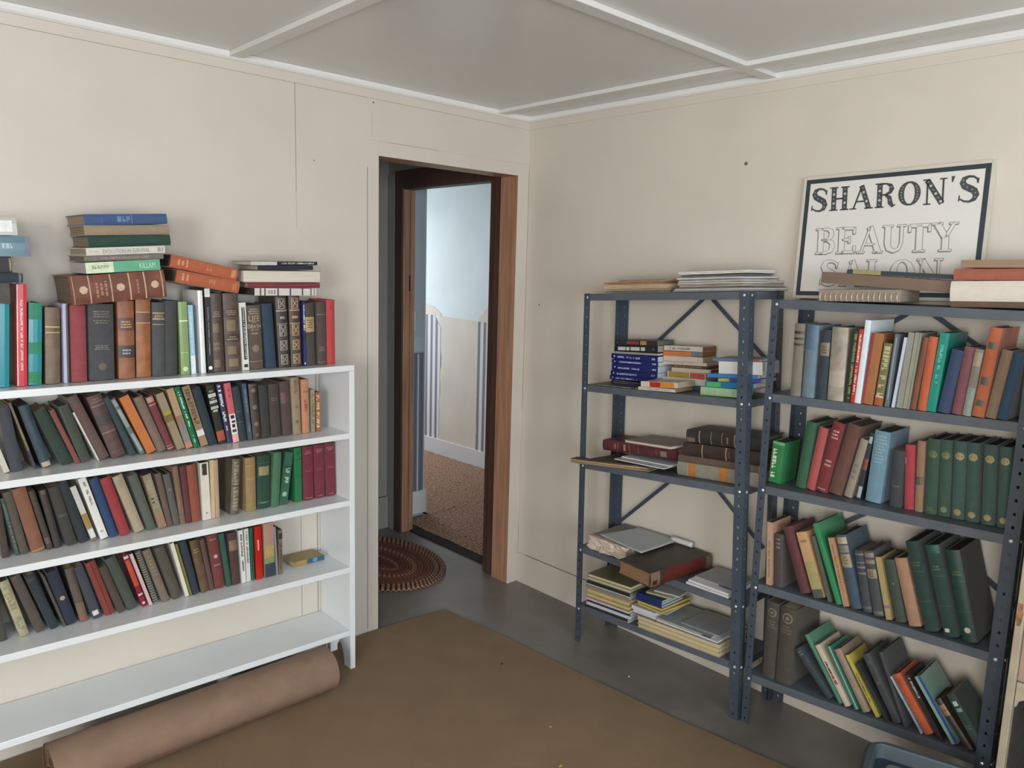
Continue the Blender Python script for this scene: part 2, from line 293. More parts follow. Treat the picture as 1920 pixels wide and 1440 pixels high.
# measured books: kind, label, group, standing U or lying L, wall W or E, place, tilt, size, colours, spine marks
BOOKS=[
('book',"glossy teal book on white bookcase's top,far left",'books standing on the white bookcase','U','W',(-2.2256,-0.1713,1.2246),0.0615,0.0333,0.2359,0.135,'#16808f','g',[],'#6c5f4a'),
('book',"glossy red-white book on white bookcase's top,right of the glossy teal one",'books standing on the white bookcase','U','W',(-2.1728,-0.1728,1.2238),0.05,0.0248,0.2901,0.135,'#c22a38','g',[('p',0,0.12,0,1,'#d9b9b4'),('v',0.15,0.85,'#e4b8b8',0.35,0.6)],'#6c5f4a'),
('book',"marbled teal-green book on white bookcase's top,right of the glossy red-white one",'books standing on the white bookcase','U','W',(-2.1449,-0.1693,1.2247),0.0616,0.0333,0.2369,0.135,'#12808c','g',[('b',0.8,1,'#0f7a5a'),('b',0.38,0.52,'#0f7a5a'),('b',0.02,0.16,'#0f7a4a')],'#6c5f4a'),
('book',"gilt-lined brown leather book on white bookcase's top,right of the marbled teal-green one",'books standing on the white bookcase','U','W',(-2.1013,-0.1711,1.2244),0.0478,0.0383,0.2237,0.135,'#6a5848','l',[('b',0.735,0.755,'#b09a62'),('b',0.665,0.68,'#b09a62')],'#6c5f4a'),
('book',"thin lavender-spined book on white bookcase's top,right of the gilt-lined brown leather one",'books standing on the white bookcase','U','W',(-2.0548,-0.1748,1.223),0.0309,0.0136,0.2346,0.13,'#a5a8c4','p',[('p',0.6,1,0,1,'#4a463f')],'#8c7c62'),
('book',"plain brick-red cloth book on white bookcase's top,right of the thin lavender-spined one",'books standing on the white bookcase','U','W',(-2.0337,-0.1703,1.2238),0.029,0.0424,0.2285,0.135,'#8a3a40','c',[],'#a8977a'),
('book',"very wide charcoal book on white bookcase's top,right of the plain brick-red cloth one",'books standing on the white bookcase','U','W',(-1.9834,-0.1711,1.2244),0.0261,0.0686,0.2318,0.135,'#3f4045','c',[('t',0.82,0.92,3,'#6c6656'),('t',0.74,0.8,2,'#6c6656'),('t',0.4,0.47,3,'#7a7462'),('d',0.18,0.17,'#5c5248')],'#a8977a'),
('book',"two-label tan leather book on white bookcase's top,right of the very wide charcoal one",'books standing on the white bookcase','U','W',(-1.9031,-0.1743,1.2236),0.022,0.047,0.2418,0.135,'#8a5638','l',[('b',0.62,0.78,'#5f3f3c'),('b',0.27,0.43,'#3a3a40'),('t',0.65,0.75,3,'#b09a62'),('t',0.31,0.39,2,'#a09a90')],'#8c7c62'),
('book',"one-label tan leather book on white bookcase's top,right of the two-label tan leather one",'books standing on the white bookcase','U','W',(-1.8508,-0.1698,1.2239),0.0301,0.0433,0.246,0.135,'#915a34','l',[('b',0.7,0.83,'#6e4a38'),('b',0.695,0.702,'#c0b090'),('b',0.83,0.837,'#c0b090')],'#8c7c62'),
('book',"gilt-titled grey cloth book on white bookcase's top,right of the one-label tan leather one",'books standing on the white bookcase','U','W',(-1.8029,-0.1717,1.2238),0.0319,0.0377,0.2352,0.135,'#45484c','c',[('b',0.85,0.865,'#b09a62'),('b',0.77,0.785,'#b09a62'),('b',0.7,0.708,'#b09a62'),('t',0.795,0.84,2,'#b09a62')],'#6c5f4a'),
('book',"plain near-black cloth book on white bookcase's top,right of the gilt-titled grey cloth one",'books standing on the white bookcase','U','W',(-1.764,-0.1735,1.2237),0.0299,0.0364,0.2399,0.135,'#3a3c3e','c',[],'#6c5f4a'),
('book',"sage-green floral book on white bookcase's top,right of the plain near-black cloth one",'books standing on the white bookcase','U','W',(-1.7159,-0.1737,1.2226),-0.008,0.0274,0.2373,0.135,'#7f9a63','g',[('b',0.73,0.75,'#c8d6b4'),('d',0.08,0.3,'#c8cfa0'),('b',0.3,0.31,'#a9bd8c')],'#8c7c62'),
('book',"thin sky-blue and white book on white bookcase's top,right of the sage-green floral one",'books standing on the white bookcase','U','W',(-1.6837,-0.1739,1.2226),-0.0182,0.0151,0.2264,0.13,'#8fbad4','p',[('b',0,0.27,'#d5dae0'),('v',0.3,0.9,'#e4eef4',0.3,0.6)],'#8c7c62'),
('book',"tall white binder-like book on white bookcase's top,right of the thin sky-blue and white one",'books standing on the white bookcase','U','W',(-1.6511,-0.174,1.2226),-0.0146,0.0154,0.2736,0.135,'#dadcdb','g',[],'#a8977a'),
('book',"tall thin black book on white bookcase's top,right of the tall white binder-like one",'books standing on the white bookcase','U','W',(-1.6298,-0.1742,1.2226),-0.0151,0.0182,0.2801,0.13,'#26282a','p',[('v',0.2,0.78,'#8f9194',0.4,0.62),('b',0.9,1,'#d0d0cc'),('d',0.06,0.36,'#e8e8e8')],'#6c5f4a'),
('book',"narrow ribbed leather book on white bookcase's top,right of the tall thin black one",'books standing on the white bookcase','U','W',(-1.6088,-0.1723,1.2226),-0.0196,0.0388,0.2641,0.135,'#4e4038','l',[('r',5),('b',0.66,0.8,'#463a36'),('t',0.7,0.78,3,'#8a7c66'),('p',0.1,0.6,0.5,0.62,'#6d5d4c'),('p',0.1,0.6,0.28,0.38,'#6d5d4c'),('p',0.1,0.6,0.06,0.16,'#6d5d4c')],'#a8977a'),
('book',"wide ribbed leather book on white bookcase's top,right of the narrow ribbed leather one",'books standing on the white bookcase','U','W',(-1.5665,-0.175,1.2226),-0.0194,0.0525,0.264,0.135,'#54453b','l',[('r',5),('b',0.7,0.8,'#3e332e'),('b',0.38,0.48,'#3e332e'),('t',0.72,0.79,3,'#8f8068'),('t',0.4,0.46,2,'#8f8068'),('p',0.15,0.7,0.52,0.66,'#75664f'),('p',0.15,0.7,0.22,0.33,'#75664f'),('p',0.2,0.8,0.06,0.17,'#7d6c50')],'#a8977a'),
('book',"white black-titled book on white bookcase's top,right of the wide ribbed leather one",'books standing on the white bookcase','U','W',(-1.5096,-0.1737,1.2226),-0.0345,0.0231,0.2325,0.13,'#cfcfcb','p',[('p',0.3,0.82,0.16,0.93,'#1c1c1e'),('x','Dictionary of EUROPEAN HISTORY',0.17,0.92,'#e6e6e2',0.34,0.78),('p',0.25,0.85,0.045,0.09,'#2a2a2a')],'#a8977a'),
('book',"gilt-lettered brown cloth book on white bookcase's top,right of the white black-titled one",'books standing on the white bookcase','U','W',(-1.4834,-0.1692,1.2226),-0.029,0.0519,0.2218,0.135,'#56493f','c',[('h','LIFE',0.8,'#a8987c',0.75),('h','AND',0.745,'#a8987c',0.35),('h','DEATH',0.675,'#b8a88c',0.9),('h','ON THE',0.62,'#a8987c',0.55),('t',0.545,0.585,1,'#a8987c'),('t',0.86,0.96,3,'#9a8a70'),('d',0.33,0.25,'#7d6e58'),('b',0.12,0.13,'#8a7a62')],'#a8977a'),
('book',"plain navy cloth book on white bookcase's top,right of the gilt-lettered brown cloth one",'books standing on the white bookcase','U','W',(-1.42,-0.1698,1.2226),-0.0587,0.0378,0.226,0.135,'#22384f','c',[],'#8c7c62'),
('book',"silver-panelled dark leather book on white bookcase's top,right of the plain navy cloth one",'books standing on the white bookcase','U','W',(-1.3733,-0.1731,1.2226),-0.0462,0.0417,0.2533,0.135,'#3d3532','l',[('q',0.82,0.97,'#8e857a'),('q',0.44,0.6,'#8e857a'),('q',0.24,0.38,'#8e857a'),('q',0.04,0.18,'#8e857a'),('b',0.79,0.805,'#a0968a'),('b',0.61,0.62,'#8e857a'),('t',0.67,0.74,1,'#a0968a')],'#a8977a'),
('book',"copper-panelled dark leather book on white bookcase's top,right of the silver-panelled dark leather one",'books standing on the white bookcase','U','W',(-1.3261,-0.1718,1.2226),-0.0276,0.0417,0.2552,0.135,'#4c3a30','l',[('q',0.82,0.97,'#9a8468'),('q',0.44,0.6,'#9a8468'),('q',0.24,0.38,'#9a8468'),('q',0.04,0.18,'#9a8468'),('b',0.79,0.805,'#a8917a'),('b',0.61,0.62,'#a8917a'),('t',0.67,0.74,1,'#b09a80')],'#6c5f4a'),
('book',"very thin indigo book on white bookcase's top,right of the copper-panelled dark leather one",'books standing on the white bookcase','U','W',(-1.2777,-0.1712,1.2226),-0.0129,0.0082,0.2335,0.13,'#2c2f72','p',[('v',0.55,0.95,'#d8d8d8',0.2,0.8),('b',0.4,0.5,'#2a2a30'),('d',0.04,0.4,'#cfcfe0')],'#a8977a'),
('book',"yellow-labelled dark brown book on white bookcase's top,right of the very thin indigo one",'books standing on the white bookcase','U','W',(-1.2665,-0.1694,1.2226),-0.0236,0.0382,0.2277,0.135,'#413b36','c',[('b',0.54,0.78,'#a58c5e'),('t',0.6,0.75,4,'#5a4a30')],'#6c5f4a'),
('book',"gilt-lined umber book on white bookcase's top,right of the yellow-labelled dark brown one",'books standing on the white bookcase','U','W',(-1.2211,-0.1738,1.2226),-0.0167,0.0353,0.232,0.135,'#4a3e3a','c',[('b',0.8,0.808,'#8a7a68'),('t',0.22,0.3,3,'#7d6e60'),('b',0.04,0.047,'#8a7a68')],'#8c7c62'),
('book',"bright red cloth book on white bookcase's top,right of the gilt-lined umber one",'books standing on the white bookcase','U','W',(-1.1825,-0.1732,1.2226),-0.0067,0.0343,0.2399,0.135,'#b03a38','c',[('d',0.88,0.12,'#8a2828')],'#8c7c62'),
('book',"dog-eared white book in white bookcase's upper row,far left",'books on the upper shelf of the white bookcase','U','W',(-2.2152,-0.1425,0.9685),-0.2706,0.0147,0.0988,0.0613,'#b8b4a6','p',[],'#5f5340'),
('book',"wide slate-blue book in white bookcase's upper row,right of the dog-eared white one",'books on the upper shelf of the white bookcase','U','W',(-2.1972,-0.1434,0.9684),-0.1183,0.0299,0.1917,0.135,'#383c45','c',[],'#94856a'),
('book',"mottled tan and navy book in white bookcase's upper row,right of the wide slate-blue one",'books on the upper shelf of the white bookcase','U','W',(-2.1381,-0.1432,0.9682),-0.2586,0.0063,0.2116,0.135,'#6a5a48','l',[('b',0,0.28,'#2c3440'),('p',0.2,0.8,0.45,0.6,'#8a7454')],'#3a342c'),
('book',"cream-footed navy book in white bookcase's upper row,right of the mottled tan and navy one",'books on the upper shelf of the white bookcase','U','W',(-2.1195,-0.1415,0.9682),-0.2564,0.0278,0.1969,0.135,'#2a3a48','l',[('p',0.1,0.9,0.0,0.08,'#a89a80'),('b',0.7,0.74,'#33403f')],'#3a342c'),
('book',"dark forest-green book in white bookcase's upper row,right of the cream-footed navy one",'books on the upper shelf of the white bookcase','U','W',(-2.065,-0.1409,0.968),-0.3589,0.0308,0.1799,0.1315,'#22362f','c',[],'#94856a'),
('book',"thin rust-red book in white bookcase's upper row,right of the dark forest-green one",'books on the upper shelf of the white bookcase','U','W',(-2.0289,-0.1446,0.9678),-0.3459,0.0127,0.1812,0.1323,'#7a3f36','c',[],'#94856a'),
('book',"dark olive-green book in white bookcase's upper row,right of the thin rust-red one",'books on the upper shelf of the white bookcase','U','W',(-2.0135,-0.1401,0.9678),-0.286,0.0284,0.1864,0.135,'#3a4038','c',[('p',0,0.15,0,1,'#355045')],'#463e33'),
('book',"very thin white book in white bookcase's upper row,right of the dark olive-green one",'books on the upper shelf of the white bookcase','U','W',(-1.9677,-0.1408,0.9676),-0.3727,0.0049,0.1701,0.1055,'#b8bab2','p',[],'#5f5340'),
('book',"reddish-brown cloth book in white bookcase's upper row,right of the very thin white one",'books on the upper shelf of the white bookcase','U','W',(-1.9607,-0.1421,0.9676),-0.3798,0.0287,0.22,0.135,'#5a4440','c',[],'#5f5340'),
('book',"dark-labelled maroon leather book in white bookcase's upper row,right of the reddish-brown cloth one",'books on the upper shelf of the white bookcase','U','W',(-1.9267,-0.1447,0.9675),-0.3051,0.0422,0.2112,0.135,'#523b3a','l',[('b',0.52,0.7,'#3d3638'),('b',0.83,0.845,'#7c6258'),('t',0.88,0.96,2,'#7c6258'),('b',0.4,0.42,'#7c6258'),('b',0.08,0.09,'#6c524c')],'#7c6e54'),
('book',"dark teal cloth book in white bookcase's upper row,right of the dark-labelled maroon leather one",'books on the upper shelf of the white bookcase','U','W',(-1.8698,-0.1393,0.9673),-0.3606,0.0172,0.2062,0.135,'#2a3e44','c',[],'#94856a'),
('book',"worn grey-labelled book in white bookcase's upper row,right of the dark teal cloth one",'books on the upper shelf of the white bookcase','U','W',(-1.8399,-0.1399,0.9672),-0.4104,0.0137,0.204,0.135,'#56686a','c',[('p',0.1,0.9,0.5,0.82,'#84908a'),('p',0.1,0.9,0.06,0.38,'#84908a'),('p',0.1,0.9,0.87,0.98,'#7e8a86')],'#7c6e54'),
('book',"plain orange book in white bookcase's upper row,right of the worn grey-labelled one",'books on the upper shelf of the white bookcase','U','W',(-1.8211,-0.1417,0.9671),-0.3805,0.0283,0.2055,0.1274,'#b5652a','p',[],'#463e33'),
('book',"plain taupe book in white bookcase's upper row,right of the plain orange one",'books on the upper shelf of the white bookcase','U','W',(-1.7867,-0.1428,0.967),-0.3493,0.0269,0.1979,0.135,'#705c50','c',[],'#3a342c'),
('book',"gilt-topped dark red book in white bookcase's upper row,right of the plain taupe one",'books on the upper shelf of the white bookcase','U','W',(-1.7546,-0.14,0.9669),-0.332,0.022,0.1954,0.135,'#6c3034','c',[('b',0.9,0.99,'#a87c70'),('b',0.84,0.86,'#a87c70'),('b',0.03,0.05,'#a87c70'),('b',0.08,0.09,'#a87c70')],'#463e33'),
('book',"tan yellow-pictured book in white bookcase's upper row,right of the gilt-topped dark red one",'books on the upper shelf of the white bookcase','U','W',(-1.7272,-0.1447,0.9668),-0.3117,0.0249,0.2028,0.1257,'#8a7a60','p',[('b',0.5,0.66,'#6e5a30'),('b',0.62,0.68,'#a08630')],'#5f5340'),
('book',"faded peach and grey book in white bookcase's upper row,right of the tan yellow-pictured one",'books on the upper shelf of the white bookcase','U','W',(-1.6976,-0.1413,0.9666),-0.2686,0.0223,0.2138,0.13,'#a08468','p',[('b',0,0.1,'#b07860'),('b',0.1,0.4,'#7a7570'),('b',0.4,0.55,'#8c6a50')],'#5f5340'),
('book',"emerald white-titled book in white bookcase's upper row,right of the faded peach and grey one",'books on the upper shelf of the white bookcase','U','W',(-1.6716,-0.1443,0.9666),-0.2711,0.0175,0.2188,0.135,'#146a48','g',[('v',0.35,0.92,'#c6d8cc',0.35,0.65),('v',0.08,0.2,'#a8c8b8',0.35,0.6)],'#5f5340'),
('book',"brown-patterned white-stickered book in white bookcase's upper row,right of the emerald white-titled one",'books on the upper shelf of the white bookcase','U','W',(-1.6478,-0.1394,0.9665),-0.2635,0.0246,0.2175,0.13,'#8a7254','p',[('v',0.35,0.95,'#5c4a34',0.2,0.8),('b',0.17,0.27,'#c8c8c2'),('b',0,0.15,'#94765c')],'#463e33'),
('book',"plain midnight-blue book in white bookcase's upper row,right of the brown-patterned white-stickered one",'books on the upper shelf of the white bookcase','U','W',(-1.6183,-0.1429,0.9664),-0.2544,0.0268,0.2056,0.135,'#1f2e3c','c',[],'#94856a'),
('book',"black orange-footed book in white bookcase's upper row,right of the plain midnight-blue one",'books on the upper shelf of the white bookcase','U','W',(-1.587,-0.1396,0.9662),-0.1797,0.0268,0.2099,0.135,'#2c302c','g',[('h','BOY',0.9,'#c8c8bc',0.5),('b',0.8,0.86,'#b8b8ae'),('t',0.76,0.79,1,'#a8a89e'),('b',0.7,0.745,'#a8a89e'),('b',0.6,0.645,'#a8a89e'),('p',0.2,0.8,0.55,0.585,'#a8a89e'),('b',0.05,0.22,'#a0482e')],'#94856a'),
('book',"navy white-blocked book in white bookcase's upper row,right of the black orange-footed one",'books on the upper shelf of the white bookcase','U','W',(-1.5556,-0.1403,0.9661),-0.1614,0.0163,0.2133,0.135,'#383c58','g',[('v',0.75,0.97,'#d4d4d4',0.15,0.7),('v',0.62,0.74,'#d4d4d4',0.15,0.7),('v',0.37,0.53,'#d4d4d4',0.15,0.7),('v',0.2,0.29,'#c0c0c8',0.3,0.6)],'#7c6e54'),
('book',"pink and white book in white bookcase's upper row,right of the navy white-blocked one",'books on the upper shelf of the white bookcase','U','W',(-1.5366,-0.1415,0.9661),-0.1274,0.0222,0.2125,0.135,'#c05a68','g',[('b',0.14,0.48,'#d8d6d2'),('b',0,0.14,'#d2a0a0'),('p',0.2,0.8,0.4,0.46,'#1c1c1e'),('p',0.25,0.85,0.33,0.37,'#3c3c3c'),('p',0.25,0.7,0.25,0.31,'#1c1c1e'),('p',0.15,0.8,0.17,0.22,'#3c3c3c'),('v',0.75,0.9,'#902f40',0.35,0.65)],'#94856a'),
('book',"dark teal-grey lined book in white bookcase's upper row,right of the pink and white one",'books on the upper shelf of the white bookcase','U','W',(-1.5117,-0.1398,0.966),-0.1182,0.0262,0.1949,0.135,'#26343c','c',[('b',0.55,0.56,'#4a5a60'),('b',0.35,0.36,'#4a5a60'),('p',0.3,0.7,0.42,0.48,'#1a242a')],'#7c6e54'),
('book',"thin blue-grey book in white bookcase's upper row,right of the dark teal-grey lined one",'books on the upper shelf of the white bookcase','U','W',(-1.4825,-0.1424,0.9659),-0.0904,0.0152,0.2057,0.1275,'#3c4e5c','p',[('v',0.5,0.9,'#7f929c',0.4,0.65),('v',0.15,0.3,'#7f929c',0.4,0.65)],'#7c6e54'),
('book',"medallioned dark brown leather book in white bookcase's upper row,right of the thin blue-grey one",'books on the upper shelf of the white bookcase','U','W',(-1.4628,-0.1437,0.9658),-0.0699,0.0299,0.2034,0.135,'#40342f','l',[('d',0.88,0.28,'#75675a'),('d',0.58,0.28,'#75675a'),('d',0.28,0.28,'#75675a'),('d',0.08,0.2,'#65574a'),('b',0.96,0.97,'#75675a')],'#2c2a26'),
('book',"plain charcoal book in white bookcase's upper row,right of the medallioned dark brown leather one",'books on the upper shelf of the white bookcase','U','W',(-1.4288,-0.1419,0.9657),-0.0477,0.0305,0.1924,0.135,'#33302f','c',[],'#94856a'),
('book',"faded dark brown book in white bookcase's upper row,right of the plain charcoal one",'books on the upper shelf of the white bookcase','U','W',(-1.3923,-0.1395,0.9655),-0.0453,0.0381,0.1932,0.135,'#3f3630','c',[('t',0.68,0.76,2,'#6a5c4c')],'#94856a'),
('book',"maroon-labelled brown book in white bookcase's upper row,right of the faded dark brown one",'books on the upper shelf of the white bookcase','U','W',(-1.3482,-0.1433,0.9654),-0.0515,0.0348,0.2006,0.135,'#4a3b38','c',[('b',0.6,0.8,'#5c403e')],'#3a342c'),
('book',"tall ornamented tan book in white bookcase's upper row,right of the maroon-labelled brown one",'books on the upper shelf of the white bookcase','U','W',(-1.3086,-0.1444,0.9652),-0.0381,0.0323,0.2135,0.135,'#8e7a60','c',[('v',0.72,0.95,'#6f5c44',0.3,0.7),('d',0.22,0.24,'#6f5c44'),('v',0.4,0.5,'#6f5c44',0.3,0.7)],'#94856a'),
('book',"red-stamped salmon book in white bookcase's upper row,right of the tall ornamented tan one",'books on the upper shelf of the white bookcase','U','W',(-1.2708,-0.1432,0.9651),-0.0175,0.0297,0.2027,0.135,'#b07a58','c',[('v',0.4,0.62,'#8a3f34',0.3,0.7),('t',0.75,0.8,1,'#8a3f34')],'#7c6e54'),
('book',"short mossy pale book in white bookcase's upper row,right of the red-stamped salmon one",'books on the upper shelf of the white bookcase','U','W',(-1.2358,-0.1412,0.965),-0.0009,0.0151,0.162,0.1005,'#8c8a70','p',[('v',0.1,0.9,'#6c6a54',0.2,0.8)],'#94856a'),
('book',"short cream-titled rust book in white bookcase's upper row,right of the short mossy pale one",'books on the upper shelf of the white bookcase','U','W',(-1.2147,-0.139,0.9649),-0.0032,0.0196,0.1501,0.0931,'#9a5c40','p',[('v',0.1,0.92,'#c8b48c',0.15,0.75)],'#5f5340'),
('book',"frayed brown book in white bookcase's middle row,far left",'books on the middle shelf of the white bookcase','U','W',(-2.2344,-0.1437,0.7154),-0.0713,0.0183,0.2014,0.135,'#3e322e','c',[],'#7c6e54'),
('book',"green-speckled book in white bookcase's middle row,right of the frayed brown one",'books on the middle shelf of the white bookcase','U','W',(-2.1995,-0.1421,0.715),-0.1587,0.0086,0.1815,0.1325,'#3a4a40','c',[('v',0.1,0.9,'#5c6c60',0.2,0.8)],'#3a342c'),
('book',"dull olive-brown book in white bookcase's middle row,right of the green-speckled one",'books on the middle shelf of the white bookcase','U','W',(-2.1884,-0.1425,0.7149),-0.1679,0.0218,0.1973,0.135,'#4c463c','c',[],'#7c6e54'),
('book',"wide russet cloth book in white bookcase's middle row,right of the dull olive-brown one",'books on the middle shelf of the white bookcase','U','W',(-2.1599,-0.1466,0.7146),-0.1972,0.0356,0.2051,0.135,'#7a4e38','c',[('b',0.0,0.03,'#9a7050')],'#3a342c'),
('book',"scuffed dark chestnut book in white bookcase's middle row,right of the wide russet cloth one",'books on the middle shelf of the white bookcase','U','W',(-2.1199,-0.1459,0.7141),-0.2045,0.0168,0.1929,0.135,'#3c322e','l',[('p',0.1,0.8,0.1,0.2,'#5c4a42')],'#94856a'),
('book',"pale-topped black book in white bookcase's middle row,right of the scuffed dark chestnut one",'books on the middle shelf of the white bookcase','U','W',(-2.1,-0.1453,0.7139),-0.1723,0.0199,0.1895,0.135,'#352f2c','l',[('p',0.2,0.8,0.93,1,'#5c4c42')],'#463e33'),
('book',"blackish-olive cloth book in white bookcase's middle row,right of the pale-topped black one",'books on the middle shelf of the white bookcase','U','W',(-2.0654,-0.1471,0.7135),-0.2133,0.0273,0.1933,0.135,'#36352f','c',[('b',0.5,0.54,'#4a463c')],'#7c6e54'),
('book',"dark blue-black book in white bookcase's middle row,right of the blackish-olive cloth one",'books on the middle shelf of the white bookcase','U','W',(-2.0296,-0.1432,0.713),-0.248,0.0253,0.2025,0.135,'#232b31','c',[],'#94856a'),
('book',"white and ochre book in white bookcase's middle row,right of the dark blue-black one",'books on the middle shelf of the white bookcase','U','W',(-1.9974,-0.143,0.7127),-0.2777,0.016,0.1903,0.118,'#b4b4ae','p',[('b',0.22,0.5,'#96743c'),('p',0.1,0.8,0.06,0.2,'#c8c8c4'),('b',0,0.05,'#7c5c50')],'#5f5340'),
('book',"white grey-titled book in white bookcase's middle row,right of the white and ochre one",'books on the middle shelf of the white bookcase','U','W',(-1.9719,-0.1421,0.7124),-0.2609,0.0225,0.2123,0.135,'#d0d0ca','g',[('v',0.55,0.93,'#6c6c6c',0.4,0.7),('d',0.12,0.22,'#a8a8a6')],'#3a342c'),
('book',"royal-blue cloth book in white bookcase's middle row,right of the white grey-titled one",'books on the middle shelf of the white bookcase','U','W',(-1.9433,-0.1423,0.712),-0.2501,0.0229,0.204,0.135,'#203a64','c',[],'#463e33'),
('book',"crimson cloth book in white bookcase's middle row,right of the royal-blue cloth one",'books on the middle shelf of the white bookcase','U','W',(-1.9134,-0.1474,0.7117),-0.258,0.0293,0.2019,0.135,'#8f2c32','c',[],'#463e33'),
('book',"light stone-coloured book in white bookcase's middle row,right of the crimson cloth one",'books on the middle shelf of the white bookcase','U','W',(-1.87,-0.1458,0.7112),-0.2931,0.0297,0.2048,0.135,'#9a8c74','c',[('t',0.82,0.93,3,'#7c6e58')],'#7c6e54'),
('book',"grey-green cloth book in white bookcase's middle row,right of the light stone-coloured one",'books on the middle shelf of the white bookcase','U','W',(-1.8305,-0.1429,0.7107),-0.2647,0.0274,0.1976,0.135,'#4c534c','c',[],'#94856a'),
('book',"floral-printed tan book in white bookcase's middle row,right of the grey-green cloth one",'books on the middle shelf of the white bookcase','U','W',(-1.7978,-0.1472,0.7104),-0.2313,0.0257,0.1929,0.1196,'#84745c','p',[('b',0.3,0.9,'#7c7862'),('v',0.35,0.9,'#938468',0.2,0.8),('b',0,0.25,'#906c54')],'#3a342c'),
('book',"narrow brown book in white bookcase's middle row,right of the floral-printed tan one",'books on the middle shelf of the white bookcase','U','W',(-1.7689,-0.1429,0.71),-0.1711,0.0182,0.1884,0.135,'#5f4c44','c',[],'#3a342c'),
('book',"ash-grey book in white bookcase's middle row,right of the narrow brown one",'books on the middle shelf of the white bookcase','U','W',(-1.7481,-0.1453,0.7098),-0.1532,0.0209,0.1825,0.1332,'#544f4c','c',[('d',0.7,0.25,'#6c6660')],'#463e33'),
('book',"pinkish-brown book in white bookcase's middle row,right of the ash-grey one",'books on the middle shelf of the white bookcase','U','W',(-1.7259,-0.1439,0.7095),-0.0977,0.017,0.2039,0.135,'#75584a','c',[],'#94856a'),
('book',"deep maroon book in white bookcase's middle row,right of the pinkish-brown one",'books on the middle shelf of the white bookcase','U','W',(-1.7064,-0.1451,0.7093),-0.0771,0.0181,0.199,0.135,'#5a2a2c','c',[],'#94856a'),
('book',"brick-orange book in white bookcase's middle row,right of the deep maroon one",'books on the middle shelf of the white bookcase','U','W',(-1.6864,-0.1452,0.7091),-0.0671,0.0298,0.2011,0.135,'#84442f','c',[],'#5f5340'),
('book',"black-emblemed white book in white bookcase's middle row,right of the brick-orange one",'books on the middle shelf of the white bookcase','U','W',(-1.6529,-0.1473,0.7087),-0.0228,0.0285,0.2036,0.1263,'#cac4b8','p',[('p',0.25,0.8,0.78,0.98,'#3a322e'),('d',0.93,0.3,'#2a2a2a'),('d',0.82,0.3,'#2a2a2a'),('d',0.12,0.14,'#8c8880')],'#3a342c'),
('book',"butter-yellow book in white bookcase's middle row,right of the black-emblemed white one",'books on the middle shelf of the white bookcase','U','W',(-1.6225,-0.1422,0.7083),0.0024,0.0148,0.2078,0.1288,'#bca584','p',[],'#463e33'),
('book',"pale wood-toned book in white bookcase's middle row,right of the butter-yellow one",'books on the middle shelf of the white bookcase','U','W',(-1.6052,-0.1428,0.7081),-0.0079,0.0141,0.2057,0.135,'#a58a70','c',[],'#5f5340'),
('book',"dark floral-spined book in white bookcase's middle row,right of the pale wood-toned one",'books on the middle shelf of the white bookcase','U','W',(-1.5546,-0.1475,0.709),0.0635,0.029,0.2,0.135,'#5c5446','l',[('v',0.05,0.95,'#8c806a',0.2,0.8),('b',0.5,0.53,'#3c3630')],'#94856a'),
('book',"golden-tan cloth book in white bookcase's middle row,right of the dark floral-spined one",'books on the middle shelf of the white bookcase','U','W',(-1.4952,-0.1449,0.7068),0.0001,0.0368,0.197,0.135,'#8e7448','c',[('b',0.84,0.85,'#a88e60'),('b',0.6,0.61,'#a88e60')],'#3a342c'),
('book',"tan-labelled bottle-green book in white bookcase's middle row,right of the golden-tan cloth one",'books on the middle shelf of the white bookcase','U','W',(-1.4532,-0.1428,0.7069),0.0229,0.0476,0.1963,0.135,'#1c3f32','c',[('p',0.1,0.9,0.63,0.8,'#8c7c54'),('b',0.86,0.87,'#3f5c48'),('b',0.12,0.13,'#5c7c68'),('t',0.1,0.12,1,'#8ca890')],'#94856a'),
('book',"dusty green cloth book in white bookcase's middle row,right of the tan-labelled bottle-green one",'books on the middle shelf of the white bookcase','U','W',(-1.4021,-0.1476,0.7076),0.0713,0.0303,0.2021,0.135,'#3a6a4a','c',[],'#94856a'),
('book',"pale-patterned green book in white bookcase's middle row,right of the dusty green cloth one",'books on the middle shelf of the white bookcase','U','W',(-1.3708,-0.1438,0.7095),0.1419,0.0315,0.1964,0.1218,'#2f5c44','p',[('v',0.4,0.7,'#9cb4a4',0.3,0.8),('d',0.2,0.3,'#8ca89a'),('b',0.72,0.75,'#1f4432')],'#7c6e54'),
('book',"bright kelly-green book in white bookcase's middle row,right of the pale-patterned green one",'books on the middle shelf of the white bookcase','U','W',(-1.3078,-0.1434,0.7047),-0.0046,0.0296,0.2089,0.135,'#2a7048','g',[('b',0.78,0.8,'#1c4a32'),('v',0.8,0.98,'#1c5a38',0.3,0.7)],'#94856a'),
('book',"leftmost maroon book in white bookcase's middle row,right of the bright kelly-green one",'books on the middle shelf of the white bookcase','U','W',(-1.2718,-0.1446,0.7042),-0.0068,0.0432,0.2083,0.135,'#6a1f2e','c',[('t',0.86,0.93,3,'#9c6c6c'),('t',0.52,0.58,1,'#7c3c48'),('t',0.03,0.06,1,'#9c6c6c')],'#94856a'),
('book',"middle maroon book in white bookcase's middle row,right of the leftmost maroon one",'books on the middle shelf of the white bookcase','U','W',(-1.2222,-0.143,0.7037),-0.0177,0.0431,0.2084,0.135,'#6a1f2e','c',[('t',0.86,0.93,3,'#9c6c6c'),('t',0.52,0.58,1,'#7c3c48'),('t',0.03,0.06,1,'#9c6c6c')],'#94856a'),
